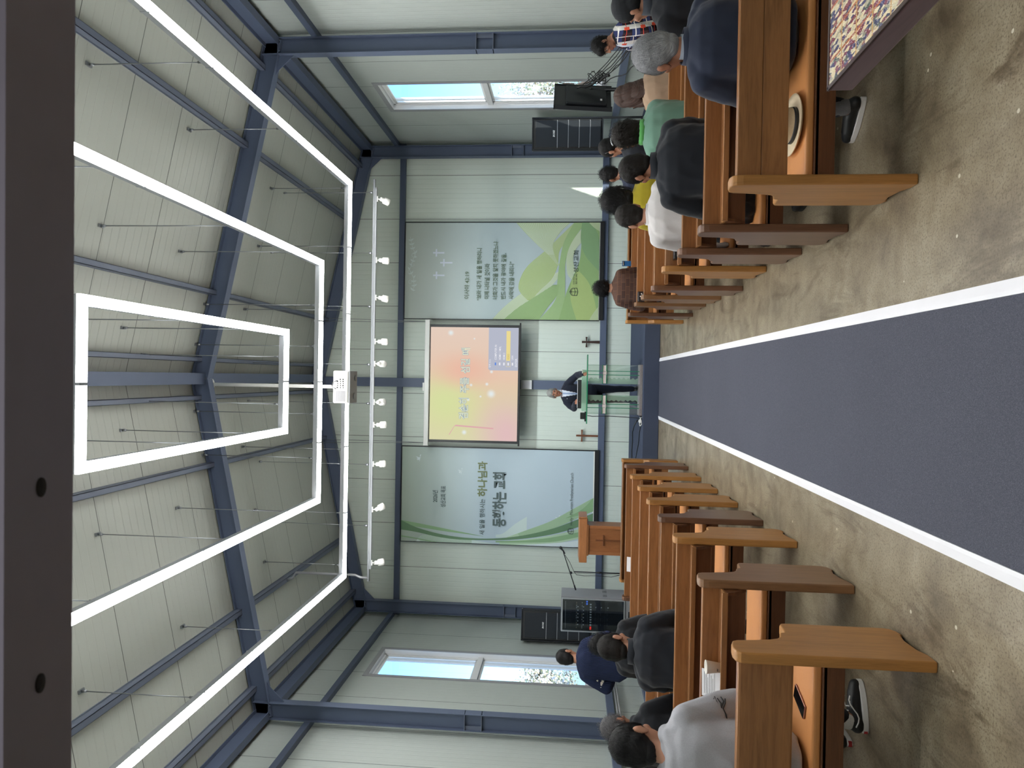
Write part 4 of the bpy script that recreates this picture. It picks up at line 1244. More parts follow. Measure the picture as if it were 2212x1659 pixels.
# ================================================================== TABLE at the right edge
t = thing('side_table', 'dark wooden table with a glittery patterned top at the right edge', 'table', (1.0, 2.51, 0))
def _glitter():
    q = NT('glittery_woven_top')
    v = q.coords((1, 1, 1))
    mp = q.n('Mapping'); mp.inputs['Rotation'].default_value = (0, 0, R(45)); q.l(v, mp.inputs[0])
    mp2 = q.n('Mapping'); mp2.inputs['Scale'].default_value = (60, 22, 1); q.l(v, mp2.inputs[0])
    vo = q.n('TexVoronoi'); vo.inputs['Scale'].default_value = 1.6; q.l(mp2.outputs[0], vo.inputs['Vector'])
    sp = q.n('SeparateXYZ'); q.l(vo.outputs['Color'], sp.inputs[0])
    c = q.ramp(sp.outputs[0], [(0, srgb(214, 194, 150)), (.30, srgb(222, 206, 166)), (.34, srgb(126, 44, 56)), (.52, srgb(120, 50, 80)), (.56, srgb(64, 60, 110)), (.72, srgb(58, 62, 92)), (.76, srgb(60, 78, 66)), (.88, srgb(200, 190, 160))])
    def lines(axis, per, wd, col, cc):
        s_ = q.n('SeparateXYZ'); q.l(v, s_.inputs[0])
        a = q.n('Math', operation='PINGPONG'); a.inputs[1].default_value = per / 2; q.l(s_.outputs[axis], a.inputs[0])
        l_ = q.n('Math', operation='LESS_THAN'); l_.inputs[1].default_value = wd; q.l(a.outputs[0], l_.inputs[0])
        return q.mixc(l_.outputs[0], cc, col)
    c = lines(0, .09, .004, srgb(176, 92, 50), c)
    c = lines(1, .12, .004, srgb(196, 150, 80), c)
    sv = q.n('TexVoronoi'); sv.inputs['Scale'].default_value = 260; q.l(v, sv.inputs['Vector'])
    gt = q.n('Math', operation='LESS_THAN'); gt.inputs[1].default_value = .30; q.l(sv.outputs['Distance'], gt.inputs[0])
    ss = q.n('SeparateXYZ'); q.l(sv.outputs['Color'], ss.inputs[0])
    g2 = q.n('Math', operation='GREATER_THAN'); g2.inputs[1].default_value = .55; q.l(ss.outputs[0], g2.inputs[0])
    mu = q.n('Math', operation='MULTIPLY'); q.l(gt.outputs[0], mu.inputs[0]); q.l(g2.outputs[0], mu.inputs[1])
    c = q.mixc(mu.outputs[0], c, srgb(236, 240, 250))
    nm = q.n('NormalMap') if False else None
    return q.set(c, .3, 0, .6)
M['glit'] = _glitter()
M['rosewood'] = wood('dark_rosewood', (84, 58, 58), 'Y', .7, .3)
TX1, TY0 = 1.15, -1.5
b = MB(); b.box((0, TY0, .66), (TX1, 0, .738)); b.build('frame', M['rosewood'], t, .006)
b = MB(); b.box((.012, TY0 + .012, .738), (TX1 - .012, -.012, .742)); b.build('glitter_top', M['glit'], t)
b = MB(); b.box((0, TY0, .7385), (.014, 0, .745)); b.box((0, -.014, .7385), (TX1, 0, .745)); b.build('edge_trim', M['woodC2'], t, .002)
for (lx, ly) in ((.25, -.25), (1.06, -.25), (.25, TY0 + .09), (1.06, TY0 + .09)):
    MB().box((lx - .03, ly - .03, 0), (lx + .03, ly + .03, .66)).build('leg', M['rosewood'], t, .004)

# ================================================================== SMALL THINGS ON THE PEWS
def fedora(x, y, z):
    t = thing('straw_hat', 'straw fedora with a dark band lying on the rearmost right pew', 'hat', (x, y, z))
    q = NT('straw'); v = q.coords(); f = q.noise(v, 240, 2); q.bump(f, .3, .002)
    straw = q.set(q.mixc(f, srgb(186, 168, 138), srgb(216, 202, 174)), .8)
    b = MB(); b.lathe([(.08, .012), (.105, .008), (.135, .012), (.15, .022), (.152, .026), (.135, .018), (.105, .013), (.082, .017)], (0, 0, 0), 40, 0, Matrix.Diagonal((1, 1.12, 1, 1)))
    b.build('brim', straw, t)
    b = MB(); n = 40
    prof = [(.088, .012), (.087, .035), (.084, .07), (.078, .098), (.066, .112), (.045, .108), (.02, .098), (.0005, .094)]
    b.lathe(prof, (0, 0, 0), n, 0, Matrix.Diagonal((1, 1.15, 1, 1))); o = b.build('crown', straw, t)
    for p in o.data.vertices:
        if p.co.z > .08 and p.co.y > .03:
            p.co.x *= 1 - .35 * min(1, (p.co.y - .03) / .06)
    MB().lathe([(.0895, .016), (.0888, .036), (.0878, .036), (.088, .016)], (0, 0, 0), 40, 0, Matrix.Diagonal((1, 1.15, 1, 1))).build('band', M['black'], t)
fedora(1.315, 3.735, .476)
t = thing('phone', 'dark phone with a gold edge lying on the rearmost left pew', 'phone', (-1.53, 3.47, .476), R(72))
MB().box((-.077, -.037, .0), (.077, .037, .0085)).build('case', plain('rose_gold', (170, 120, 104), .3, .6), t, .006, None, 3)
MB().box((-.074, -.034, .0086), (.074, .034, .0092)).build('screen', plain('phone_screen', (12, 14, 16), .12), t)
def cup(label, x, y, z):
    t = thing('paper_cup', label, 'cup', (x, y, z), 0, 'paper cups on the pew shelves')
    MB().lathe([(.026, 0), (.0365, .078), (.039, .081), (.0365, .084), (.034, .082), (.0255, .005)], (0, 0, 0), 24).build('cup', M['papercup'], t)
    b = MB()
    for k in range(6):
        a = -1.9 + k * .09
        b.box((.0298 * math.cos(a) - .001, .0298 * math.sin(a) - .001, .018 + .003 * (k % 3)), (.0298 * math.cos(a) + .001, .0298 * math.sin(a) + .001, .024 + .003 * (k % 2)))
    b.build('print', M['ink'], t)
cup('white paper cup on the shelf in front of the hoodie wearer', -1.62, LP[1][1] - .018, .7302)
cup('white paper cup on a shelf beside the man in black', -2.46, LP[3][1] - .018, .7302)
def sheet(label, x, y, z, tilt, wdt, hgt, rz=0, printed=True):
    t = thing('paper_sheet', label, 'paper', (x, y, z), rz)
    xf = Matrix.Rotation(tilt, 4, 'X')
    MB().box((-wdt / 2, -.001, 0), (wdt / 2, .001, hgt), 0, xf).build('page', M['paper'], t)
    if printed:
        b = MB()
        for k in range(7):
            b.box((-wdt * .4, -.0018, hgt * (.85 - .09 * k)), (wdt * (.4 - .1 * (k % 3)), -.0011, hgt * (.865 - .09 * k)), 0, xf)
        b.build('print', M['ink'], t)
sheet('folded white leaflet leaning on the shelf before the hoodie wearer', -1.72, LP[1][1] - .03, .7305, R(-38), .15, .115, R(6))
sheet('white leaflet on the shelf of a front left pew', -2.52, LP[7][1] - .02, .7305, R(-20), .2, .075, 0, False)
t = thing('open_book', 'open white book on a shelf beside the man in pale grey', 'book', (1.22, RP[3][1] - .01, .7305))
for sg in (-1, 1):
    b = MB(); b.box((0, -.004, 0), (.10, .004, .14), 0, Matrix.Rotation(R(-15), 4, 'X') @ Matrix.Rotation(R(25), 4, 'Z') if sg > 0 else Matrix.Rotation(R(-15), 4, 'X') @ Matrix.Rotation(R(155), 4, 'Z')); b.build('pages', M['paper'], t, .002)
t = thing('black_book', 'black book lying beside the open white book', 'book', (1.08, RP[3][1] - .01, .7305))
MB().box((-.07, -.04, 0), (.07, .05, .035)).build('cover', M['black'], t, .004)
t = thing('phone', 'blue phone standing on the back of the frontmost right pew', 'phone', (1.56, RP[7][1] + .075, .826))
MB().box((-.035, -.008, 0), (.035, .008, .12)).build('case', plain('blue_case', (40, 104, 164), .4), t, .004)
b = MB(); b.box((-.03, -.0105, .09), (.03, -.008, .115), 0)
for k in range(3): b.ball((-.018 + .018 * k, -.011, .103), (.006, .002, .006), 1, 8, 6)
b.build('lens', [M['black'], M['white']], t)
t = thing('small_tin', 'small dark patterned tin on the shelf of a front right pew', 'tin', (1.0, RP[6][1] - .012, .7305))
MB().box((-.06, -.04, 0), (.06, .04, .09)).build('tin', plain('dark_tin', (44, 40, 42), .3, 0, .5, 40), t, .01)
b = MB()
for k in range(5): b.ball((-.03 + .015 * k, -.041, .045 + .012 * ((k * 7) % 3 - 1)), (.008, .002, .01), 0, 8, 5)
b.build('print', M['paper'], t)

# ================================================================== OPERATOR'S DESK and the monitor on its stand
t = thing('operator_desk', 'narrow desk by the right wall under the monitor', 'desk', (3.33, 8.2, 0))
b = MB(); b.box((-.30, -.30, .70), (.30, .42, .73)); b.build('desk_top', M['woodB'], t, .004)
for lx in (-.27, .27):
    MB().box((lx - .025, -.27, 0), (lx + .025, .25, .70)).build('leg', M['woodD'], t, .004)
t = thing('monitor', 'large black flat monitor seen edge-on beside the right window', 'monitor', (3.66, 9.15, 0))
rot = Matrix.Translation((-.05, 0, 1.52)) @ Matrix.Rotation(R(78), 4, 'Z') @ Matrix.Rotation(R(-4), 4, 'X')
rot = Matrix.Translation((-.02, 0, 1.52)) @ Matrix.Rotation(R(38), 4, 'Z') @ Matrix.Rotation(R(4), 4, 'X')
b = MB(); b.box((-.29, -.02, -.36), (.20, .02, .36), 0, rot); b.build('panel', M['black'], t, .006)
b = MB(); b.box((-.27, -.06, -.30), (.14, -.02, .22), 0, rot); b.build('rear_cover', M['blackmetal'], t, .012)
b = MB(); b.box((-.30, -.028, -.37), (-.27, .026, .37), 0, rot); b.box((.195, -.028, -.37), (.21, .026, .37), 0, rot); b.box((-.3, -.028, .355), (.21, .026, .37), 0, rot); b.build('bezel', M['blackmetal'], t)
MB().box((-.20, -.0625, -.24), (-.16, -.06, -.215), 0, rot).build('sticker', M['paper'], t)
b = MB(); b.tube([(.06, .02, 0.03), (.06, .02, 1.45)], .025, 12); b.tube([(.06, .02, 1.4), (0, .0, 1.5)], .03, 10); b.build('pole', M['blackmetal'], t)
b = MB()
for k in range(4):
    a = R(45 + 90 * k); b.tube([(.06, .02, .05), (.06 + .35 * math.cos(a), .02 + .35 * math.sin(a), .015)], .014, 8)
b.build('foot', M['blackmetal'], t)
rnd = random.Random(6)
b = MB()
def strand(p0, p1, sag, n=10, jit=.02):
    p0, p1 = Vector(p0), Vector(p1)
    pts = []
    for i in range(n + 1):
        f = i / n
        p = p0.lerp(p1, f) + Vector((rnd.uniform(-jit, jit), rnd.uniform(-jit, jit), -sag * 4 * f * (1 - f)))
        pts.append(p)
    return pts
for k in range(5):
    b.tube(strand((3.76, 9.1, 1.52 - .03 * k), (4.12, 8.6, 1.02 - .02 * k), .05 + .02 * k, 10, .008), .006, 6)
for k in range(7):
    cx, cz = 3.80 + rnd.uniform(-.04, .06), 1.32 + rnd.uniform(-.1, .1)
    b.tube([(cx + .07 * math.cos(a * .7 + k), 9.05 + .03 * math.sin(a + k), cz + .05 * math.sin(a * .7 + k * 2)) for a in range(11)], .005, 6)
b.tube(strand((3.72, 9.1, 1.6), (3.80, 8.9, 1.2), .05), .018, 8); b.tube(strand((3.78, 9.0, 1.3), (3.9, 8.5, 1.0), .03), .006, 6); b.tube(strand((3.76, 9.05, 1.25), (3.9, 8.62, .74), .06), .006, 6)
tag(b.build('cable', M['black']), 'tangle of black cables hanging behind the monitor', 'cable')
t = thing('laptop', 'open laptop on the operator\'s desk under the monitor', 'laptop', (3.34, 8.20, .7305), R(90))
MB().box((-.16, -.11, 0), (.16, .11, .016)).build('keyboard', M['alu'], t, .004)
lid = Matrix.Translation((0, .11, .012)) @ Matrix.Rotation(R(-18), 4, 'X')
MB().box((-.16, 0, 0), (.16, .008, .21), 0, lid).build('lid', M['blackmetal'], t, .004)
MB().box((-.15, -.002, .012), (.15, -.0005, .2), 0, lid).build('screen', emis('laptop_screen', (150, 190, 235), 1.0), t)
# grey conduits low on the left wall
b = MB()
b.tube([(XL + .13, 10.9, .76), (XL + .13, 12.6, .76)], .016, 8); b.tube([(XL + .13, 10.9, .72), (XL + .13, 13.6, .72)], .013, 8)
struct(b.build('trim_1', M['wintrim']), 'thin grey conduit pipes along the low girt of the left wall', 'conduit')

# ================================================================== PEOPLE
def hair_mat(name, rgb, rgb2, spot=None):
    q = NT(name)
    at = q.n('Attribute'); at.attribute_name = 'strand'
    f = q.noise(at.outputs['Vector'], 1.0, 3, .6)
    f2 = q.noise(at.outputs['Vector'], 3.1, 2, .6)
    c = q.ramp(f, [(.32, srgb(*rgb)), (.62, srgb(*rgb2))])
    c = q.mixc(.55, c, q.ramp(f2, [(.38, srgb(*rgb)), (.60, srgb(*rgb2))]))
    if spot:
        sp = q.n('SeparateXYZ'); q.l(at.outputs['Vector'], sp.inputs[0])
        mr = q.n('MapRange'); mr.interpolation_type = 'SMOOTHSTEP'; mr.inputs[1].default_value = .15; mr.inputs[2].default_value = .75; mr.inputs[3].default_value = .75; mr.inputs[4].default_value = 0
        q.l(sp.outputs[2], mr.inputs[0]); c = q.mixc(mr.outputs[0], c, srgb(*spot))
    q.bump(f2, .5, .004)
    return q.set(c, .42, 0, .22)
H = {'black': hair_mat('hair_black', (9, 9, 10), (34, 33, 35)), 'brownblack': hair_mat('hair_brown_black', (15, 13, 12), (44, 38, 35)), 'thin': hair_mat('hair_thinning', (15, 13, 13), (42, 37, 35), (96, 78, 66)),
     'grey': hair_mat('hair_grey', (66, 68, 74), (196, 197, 202)), 'silver': hair_mat('hair_silver', (92, 94, 94), (164, 164, 160)), 'brown': hair_mat('hair_brown', (38, 28, 26), (84, 62, 54)), 'saltpepper': hair_mat('hair_salt_pepper', (50, 50, 54), (128, 126, 128))}
def skin_mat(name, rgb):
    q = NT(name); c = srgb(*rgb)
    f = q.noise(q.coords(), 22, 3)
    q.b.inputs['Subsurface Weight'].default_value = .08
    q.b.inputs['Subsurface Radius'].default_value = (.012, .005, .003)
    return q.set(q.mixc(f, V4(c, .9), V4(c, 1.06)), .52, 0, .35)
SK = {'a': skin_mat('skin_light', (184, 134, 110)), 'b': skin_mat('skin_tan', (164, 112, 88))}
EYE, IRIS, LIP = plain('eye_white', (224, 220, 214), .3), plain('eye_dark', (30, 22, 20), .2), plain('lip', (168, 104, 92), .5)
SOLE = plain('white_sole', (226, 226, 226), .6)

class Blob:
    """closed volumes fused by a voxel remesh into one skin"""
    def __init__(s): s.mb = MB()
    def cap(s, p0, r0, p1, r1, n=12):
        p0, p1 = Vector(p0), Vector(p1)
        d = p1 - p0; L = d.length
        if L < 1e-6:
            return s.ell(p0, (r0,) * 3)
        q = d.to_track_quat('Z', 'Y').to_matrix().to_4x4(); q.translation = p0
        prof = [(max(1e-4, r0 * math.sin(a)), -r0 * math.cos(a)) for a in (0, .5, 1.0, 1.4)] + [(max(1e-4, r1 * math.cos(a)), L + r1 * math.sin(a)) for a in (.15, .6, 1.1, 1.55)]
        s.mb.lathe(prof, (0, 0, 0), n, 0, q); return s
    def chain(s, pts, rs):
        for i in range(len(pts) - 1): s.cap(pts[i], rs[i], pts[i + 1], rs[i + 1])
        return s
    def ell(s, c, r, rot=None, n=16, m=10):
        s.mb.ball(c, r, 0, n, m, None, rot); return s
    def loft(s, rings, n=20):
        """rings: (centre, rx, ry, tilt about x)"""
        v, f = [], []
        for (c, rx, ry, tl) in rings:
            Q = Matrix.Rotation(-tl, 3, 'X')
            for k in range(n):
                a = 2 * math.pi * k / n
                ca, sa = math.cos(a), math.sin(a)
                e = .8
                v.append(Vector(c) + Q @ Vector((rx * math.copysign(abs(ca) ** e, ca), ry * math.copysign(abs(sa) ** e, sa), 0)))
        for i in range(len(rings) - 1):
            for k in range(n):
                k2 = (k + 1) % n
                f.append((i * n + k, i * n + k2, (i + 1) * n + k2, (i + 1) * n + k))
        f.append(tuple(range(n - 1, -1, -1))); f.append(tuple((len(rings) - 1) * n + k for k in range(n)))
        s.mb.add(v, f, 0, True); return s
    def mesh(s, name, voxel=.01, smooth=4, disp=None):
        me = bpy.data.meshes.new(name)
        me.from_pydata([tuple(p) for p in s.mb.v], [], s.mb.f)
        bm = bmesh.new(); bm.from_mesh(me); bmesh.ops.recalc_face_normals(bm, faces=bm.faces); bm.to_mesh(me); bm.free()
        o = bpy.data.objects.new(name, me); COL.objects.link(o)
        r_ = o.modifiers.new('r', 'REMESH'); r_.mode = 'VOXEL'; r_.voxel_size = voxel; r_.use_smooth_shade = True
        sm = o.modifiers.new('s', 'SMOOTH'); sm.factor = .5; sm.iterations = smooth
        dg = bpy.context.evaluated_depsgraph_get()
        m2 = bpy.data.meshes.new_from_object(o.evaluated_get(dg))
        m2.name = name
        bpy.data.objects.remove(o, do_unlink=True); bpy.data.meshes.remove(me)
        if disp:
            nr = [tuple(v.normal) for v in m2.vertices]
            for v, n_ in zip(m2.vertices, nr):
                v.co += Vector(n_) * disp(v.co)
        for p in m2.polygons: p.use_smooth = True
        return m2
    def obj(s, name, mats, parent=None, voxel=.01, smooth=4, disp=None, matfn=None):
        me = s.mesh(name, voxel, smooth, disp)
        for m_ in (mats if isinstance(mats, (list, tuple)) else [mats]): me.materials.append(m_)
        if matfn:
            for p in me.polygons: p.material_index = matfn(p.center, p.normal)
        o = bpy.data.objects.new(name, me); COL.objects.link(o)
        if parent is not None: o.parent = parent
        return o

def wrinkle(amp, seed, sc=(9, 9, 5)):
    off = Vector((seed * 3.1, seed * 1.7, seed * 5.3))
    def f(co):
        p = Vector((co.x * sc[0], co.y * sc[1], co.z * sc[2])) + off
        a = mnoise.noise(p); b_ = mnoise.noise(p * 2.3 + Vector((7, 3, 1)))
        return amp * (1 - 2.6 * abs(a)) * .75 + amp * .4 * b_
    return f

def hand(B, W, f, n, side, curl=.5, scale=1.0, spread=1.0):
    """W wrist, f towards the fingers, n out of the back of the hand, side +1 right hand (thumb on its left when the palm is down)"""
    f = Vector(f).normalized(); n = (Vector(n) - f * Vector(n).dot(f)).normalized()
    s_ = f.cross(n) * side                       # towards the little finger
    W = Vector(W)
    k = scale
    for j, t_ in enumerate((-.030, -.010, .010, .028)):
        B.cap(W + f * .012 * k + s_ * t_ * .7 * k, .014 * k, W + f * .082 * k + s_ * t_ * k, .0115 * k, 8)
    lens = (.043, .048, .045, .034)
    for j, t_ in enumerate((-.030, -.010, .010, .028)):
        p = W + f * .086 * k + s_ * t_ * k
        d = (f + s_ * t_ * 2.2 * spread).normalized()
        ang = 0
        r_ = .0088 * k
        for seg, q in enumerate((1.0, .62, .5)):
            ang += curl * (.55, .85, .6)[seg] * (1 + .12 * j)
            e = d * math.cos(ang) - n * math.sin(ang)
            p2 = p + e * lens[j] * q * k
            B.cap(p, r_, p2, r_ * .92, 8); p = p2; r_ *= .92
    p = W + f * .025 * k - s_ * .028 * k
    d = (f * .75 - s_ * .66 - n * .2).normalized()
    p2 = p + d * .042 * k; B.cap(p, .0125 * k, p2, .0105 * k, 8)
    d = (f * .95 - s_ * .15 - n * (.25 + .3 * curl)).normalized()
    B.cap(p2, .0105 * k, p2 + d * .032 * k, .0088 * k, 8)

class P3: pass

def person(label, loc, rot, top_z, top, bottom, hair, style='short', skin='a', width=1.0, lean=8, head=(12, 0, 0), seat=.475, standing=False, arms='lap', infl=.022, group=None,
           toptype='jacket', collar=None, topfn=None, wr=.010, feet=None, shoe=None, hs=1.0, hood=None, extra=None, topname='jacket', hairdisp=None, legs=True, seed=1, voxel=.0085, shx=0, knees=None, strands=0, curl=0.0, slen=.45, elb=1.0):
    """loc: floor point under the pelvis. Local axes: +y is where the person faces."""
    Lr = R(lean)
    hp, hy, hr = (R(a) for a in head)
    HR = Matrix.Rotation(hy, 3, 'Z') @ Matrix.Rotation(-hp, 3, 'X') @ Matrix.Rotation(hr, 3, 'Y')
    Pz = (.93 if standing else seat + .118)
    P0 = Vector((0, 0, Pz))
    neck = Vector((0, .022, .128)) * hs
    top_in_head = max((HR @ (Vector((0, -.015, .0)) + Vector((0, math.sin(a) * .095, .035 + math.cos(a) * .10)))).z for a in (-1.2, -.8, -.4, 0, .4, .8)) * hs
    nk = Matrix.Rotation(-(Lr * .8 + hp * .55), 3, 'X') @ neck
    need = top_z - loc[2] - Pz - nk.z - top_in_head
    cl = 0
    N_ = 20
    for i in range(N_): cl += math.cos(Lr * (.45 + 1.1 * (i + .5) / N_)) / N_
    Ls = need / cl
    Ls = max(.38, min(.66, Ls))
    def sp(t_):
        y = z = 0
        n = 12
        for i in range(n):
            a = Lr * (.45 + 1.1 * max(0, t_) * (i + .5) / n)
            y += math.sin(a) * Ls * t_ / n; z += math.cos(a) * Ls * t_ / n
        return P0 + Vector((shx * t_, y, z)), Lr * (.45 + 1.1 * max(0, t_))
    ks = Ls / .52
    w_ = width
    T = [(-.18, .11, .10), (-.02, .165, .125), (.2, .158, .118), (.45, .150, .110), (.7, .166, .116), (.84, .150, .102), (.94, .10, .078), (1.03, .056, .056)]
    Nb, _ = sp(1.0)
    Hc = Nb + nk
    S, E, W = {}, {}, {}
    for sd in (-1, 1):
        c, _t = sp(.81)
        S[sd] = c + Vector((sd * .168 * w_, 0, -.005))
        if arms == 'lap':
            E[sd] = S[sd] + Vector((sd * .055 * elb, .07 + .10 * math.sin(Lr), -.27)); W[sd] = Vector((sd * .075, .30, Pz + .12))
        elif arms == 'pray':
            E[sd] = S[sd] + Vector((sd * .045 * elb, .11, -.255)); W[sd] = Vector((sd * .035, .29, Pz + .17))
        elif arms == 'down':
            E[sd] = S[sd] + Vector((sd * .06, -.02, -.28)); W[sd] = E[sd] + Vector((-sd * .02, .10, -.23))
        elif isinstance(arms, dict):
            E[sd], W[sd] = Vector(arms[sd][0]), Vector(arms[sd][1])
    hipx = .088 * min(w_, 1.1)
    if standing:
        K = {sd: Vector((sd * .10, .015, .49)) for sd in (-1, 1)}; A = {sd: Vector((sd * .11, -.02, .085)) for sd in (-1, 1)}
    else:
        K = {sd: Vector((sd * .115, .43, seat + .075)) for sd in (-1, 1)}; A = {sd: Vector((sd * .12, .40, .09)) for sd in (-1, 1)}
    toe = {sd: Vector((sd * .03, .19, 0)) for sd in (-1, 1)}
    if knees:
        for sd in knees: K[sd] = Vector(knees[sd])
    if feet:
        for sd in feet:
            A[sd] = Vector((feet[sd][0][0], feet[sd][0][1], .09)); toe[sd] = Vector((feet[sd][1][0], feet[sd][1][1], 0)) - Vector((A[sd].x, A[sd].y, 0))
    # ---- body
    B = Blob()
    HM = Matrix.Translation(Hc) @ HR.to_4x4() @ Matrix.Scale(hs, 4)
    hv = lambda *a: HM @ Vector(a)
    def hell(c, r, rt=None): B.ell(hv(*c), [q * hs for q in r], HR @ rt if rt is not None else HR)
    B.loft([(sp(t_)[0], a * w_ * .93 if t_ < .9 else a, b_ * .93, sp(t_)[1]) for t_, a, b_ in T])
    for sd in (-1, 1):
        c, _t = sp(.89); B.cap(c + Vector((sd * .05, 0, .0)), .052, S[sd], .05)
        B.cap(S[sd], .048, E[sd], .038); B.cap(E[sd], .038, W[sd], .026)
        fd = (W[sd] - E[sd]).normalized()
        if isinstance(arms, dict) and len(arms[sd]) > 2:
            hd_ = arms[sd][2]; hand(B, W[sd], hd_[0], hd_[1], sd, hd_[2] if len(hd_) > 2 else .45)
        else:
            f_ = (fd * .6 + Vector((-sd * .45, .55, -.25))).normalized()
            hand(B, W[sd], f_, Vector((0, .2, 1)), sd, .5)
        if legs:
            c = P0 + Vector((sd * hipx, .0, -.01))
            B.cap(c, .085, K[sd], .058); B.cap(K[sd], .056, A[sd], .038); 
    B.cap(Nb - Vector((0, .005, .03)), .058, hv(0, -.02, -.05), .054)
    hell((0, -.012, .035), (.075, .094, .085)); hell((0, .022, -.028), (.062, .068, .088)); hell((0, .03, -.078), (.050, .052, .04)); hell((0, .070, -.100), (.022, .019, .017))
    B.cap(hv(0, .084, .012), .009 * hs, hv(0, .105, -.026), .0125 * hs)
    for sd in (-1, 1):
        hell((sd * .013, .094, -.032), (.010, .010, .008)); hell((sd * .042, .058, -.018), (.023, .022, .022)); hell((sd * .028, .076, .024), (.026, .010, .009))
        rt = Matrix.Rotation(R(-sd * 22), 3, 'Z') @ Matrix.Rotation(R(-8), 3, 'X')
        hell((sd * .078, -.010, -.012), (.008, .021, .033), rt); hell((sd * .083, -.018, .002), (.007, .014, .020), rt); hell((sd * .075, -.002, -.038), (.008, .010, .012), rt)
    hell((0, .090, -.060), (.022, .009, .0055)); hell((0, .087, -.072), (.019, .009, .0065)); hell((0, .09, -.012), (.008, .01, .01))
    me = B.mesh('person', voxel, 3)
    me.materials.append(SK[skin]); me.materials.append(EYE); me.materials.append(IRIS); me.materials.append(LIP)
    HMi = HM.inverted()
    for p in me.polygons:
        q = HMi @ p.center
        if abs(q.x) < .020 and .086 < q.y and -.078 < q.z < -.056: p.material_index = 3
    bm = bmesh.new(); bm.from_mesh(me)
    eb = MB()
    for sd in (-1, 1):
        eb.ball(hv(sd * .030, .0765, .004), (.0135 * hs, .0105 * hs, .0055 * hs), 1, 12, 8, None, HR); eb.ball(hv(sd * .030, .0845, .0038), (.0055 * hs, .0035 * hs, .0048 * hs), 2, 10, 6, None, HR)
        eb.tube([hv(sd * .016, .086, .022), hv(sd * .030, .0875, .027), hv(sd * .046, .078, .023)], .0028 * hs, 6, 2); eb.tube([hv(sd * .017, .083, .008), hv(sd * .030, .0865, .0105), hv(sd * .043, .078, .007)], .0016 * hs, 6, 2)
    o = len(bm.verts)
    vv = [bm.verts.new(p) for p in eb.v]
    for f_, m_ in zip(eb.f, eb.m):
        try:
            fc = bm.faces.new([vv[i] for i in f_]); fc.material_index = m_; fc.smooth = True
        except ValueError:
            pass
    bm.to_mesh(me); bm.free()
    root = bpy.data.objects.new('person', me); COL.objects.link(root)
    root.location = loc; root.rotation_euler = (0, 0, rot)
    tag(root, label, 'person', group)
    # ---- clothing
    C = Blob()
    g = infl
    C.loft([(sp(t_)[0] + Vector((0, -.004, 0)), (a * w_ + g), b_ + g, sp(t_)[1]) for t_, a, b_ in ((-.2, .125, .115), (-.02, .172, .13), (.2, .165, .123), (.45, .158, .116), (.7, .170, .120), (.84, .152, .106), (.93, .098, .08), (.985, .058, .056))])
    for sd in (-1, 1):
        c, _t = sp(.875); C.cap(c + Vector((sd * .05, 0, .0)), .052 + g * .8, S[sd], .050 + g); C.cap(Nb + Vector((sd * .028, -.012, -.045)), .046 + g, S[sd].lerp(Nb, .30) + Vector((0, -.008, -.01)), .05 + g)
        mid = S[sd].lerp(E[sd], .5) + Vector((sd * .006, -.004, 0))
        C.chain([S[sd], mid, E[sd]], [.052 + g, .052 + g, .043 + g])
        C.chain([E[sd], E[sd].lerp(W[sd], .5) + Vector((0, 0, -.008)), E[sd].lerp(W[sd], .94)], [.044 + g, .040 + g, .031 + g * .7])
    if hood:
        for k in range(9):
            a = R(-115 + k * 28.75)
            q = Nb + Vector((.105 * math.sin(a), -.035 - .075 * math.cos(a), -.005 - .03 * math.cos(a)))
            C.ell(q, (.042, .042, .040))
        C.ell(Nb + Vector((0, -.105, -.085)), (.105, .045, .09), Matrix.Rotation(-Lr, 3, 'X'))
        C.ell(Nb + Vector((0, -.10, -.03)), (.12, .05, .05))
    tops = top if isinstance(top, (list, tuple)) else [top]
    fn = None
    if topfn:
        q_ = P3(); q_.S, q_.E, q_.W, q_.sp, q_.Nb, q_.P0, q_.HM = S, E, W, sp, Nb, P0, HM
        fn = lambda c, n_: topfn(q_, c, n_)
    C.obj(topname, tops, root, .0105, 4, wrinkle(wr, seed), fn)
    if collar:
        cm, cr, ch, cname = collar; cr *= max(1, hs * .97)
        cb = MB()
        nn = 28
        v, f = [], []
        for i in range(nn + 1):
            a = R(-160 + 320 * i / nn) - math.pi / 2
            for (rr, hh) in ((cr + .008, -.03), (cr, ch), (cr - .005, ch), (cr + .002, -.03)):
                v.append(Nb + Vector((rr * 1.05 * math.cos(a), rr * math.sin(a) - .005, hh + .012 - .012 * abs(math.cos(a)))))
        for i in range(nn):
            for k in range(4):
                k2 = (k + 1) % 4
                f.append((i * 4 + k, i * 4 + k2, (i + 1) * 4 + k2, (i + 1) * 4 + k))
        f += [(3, 2, 1, 0), tuple(nn * 4 + k for k in range(4))]
        cb.add(v, f, 0, True)
        cb.build(cname, cm, root)
    if legs:
        D = Blob()
        D.ell(P0 + Vector((0, 0, -.01)), (.165 * w_ + .012, .135, .105 if not standing else .12))
        for sd in (-1, 1):
            c = P0 + Vector((sd * hipx, .01, -.012))
            D.chain([c, c.lerp(K[sd], .5), K[sd]], [.098, .088, .070]); D.chain([K[sd], K[sd].lerp(A[sd], .45) + Vector((0, -.012, 0)), K[sd].lerp(A[sd], .9)], [.068, .064, .054])
        D.obj('trousers', bottom, root, .013, 4, wrinkle(.005, seed + 5))
        sm_, so_ = shoe[:2] if shoe else (M["black"], M["black"])
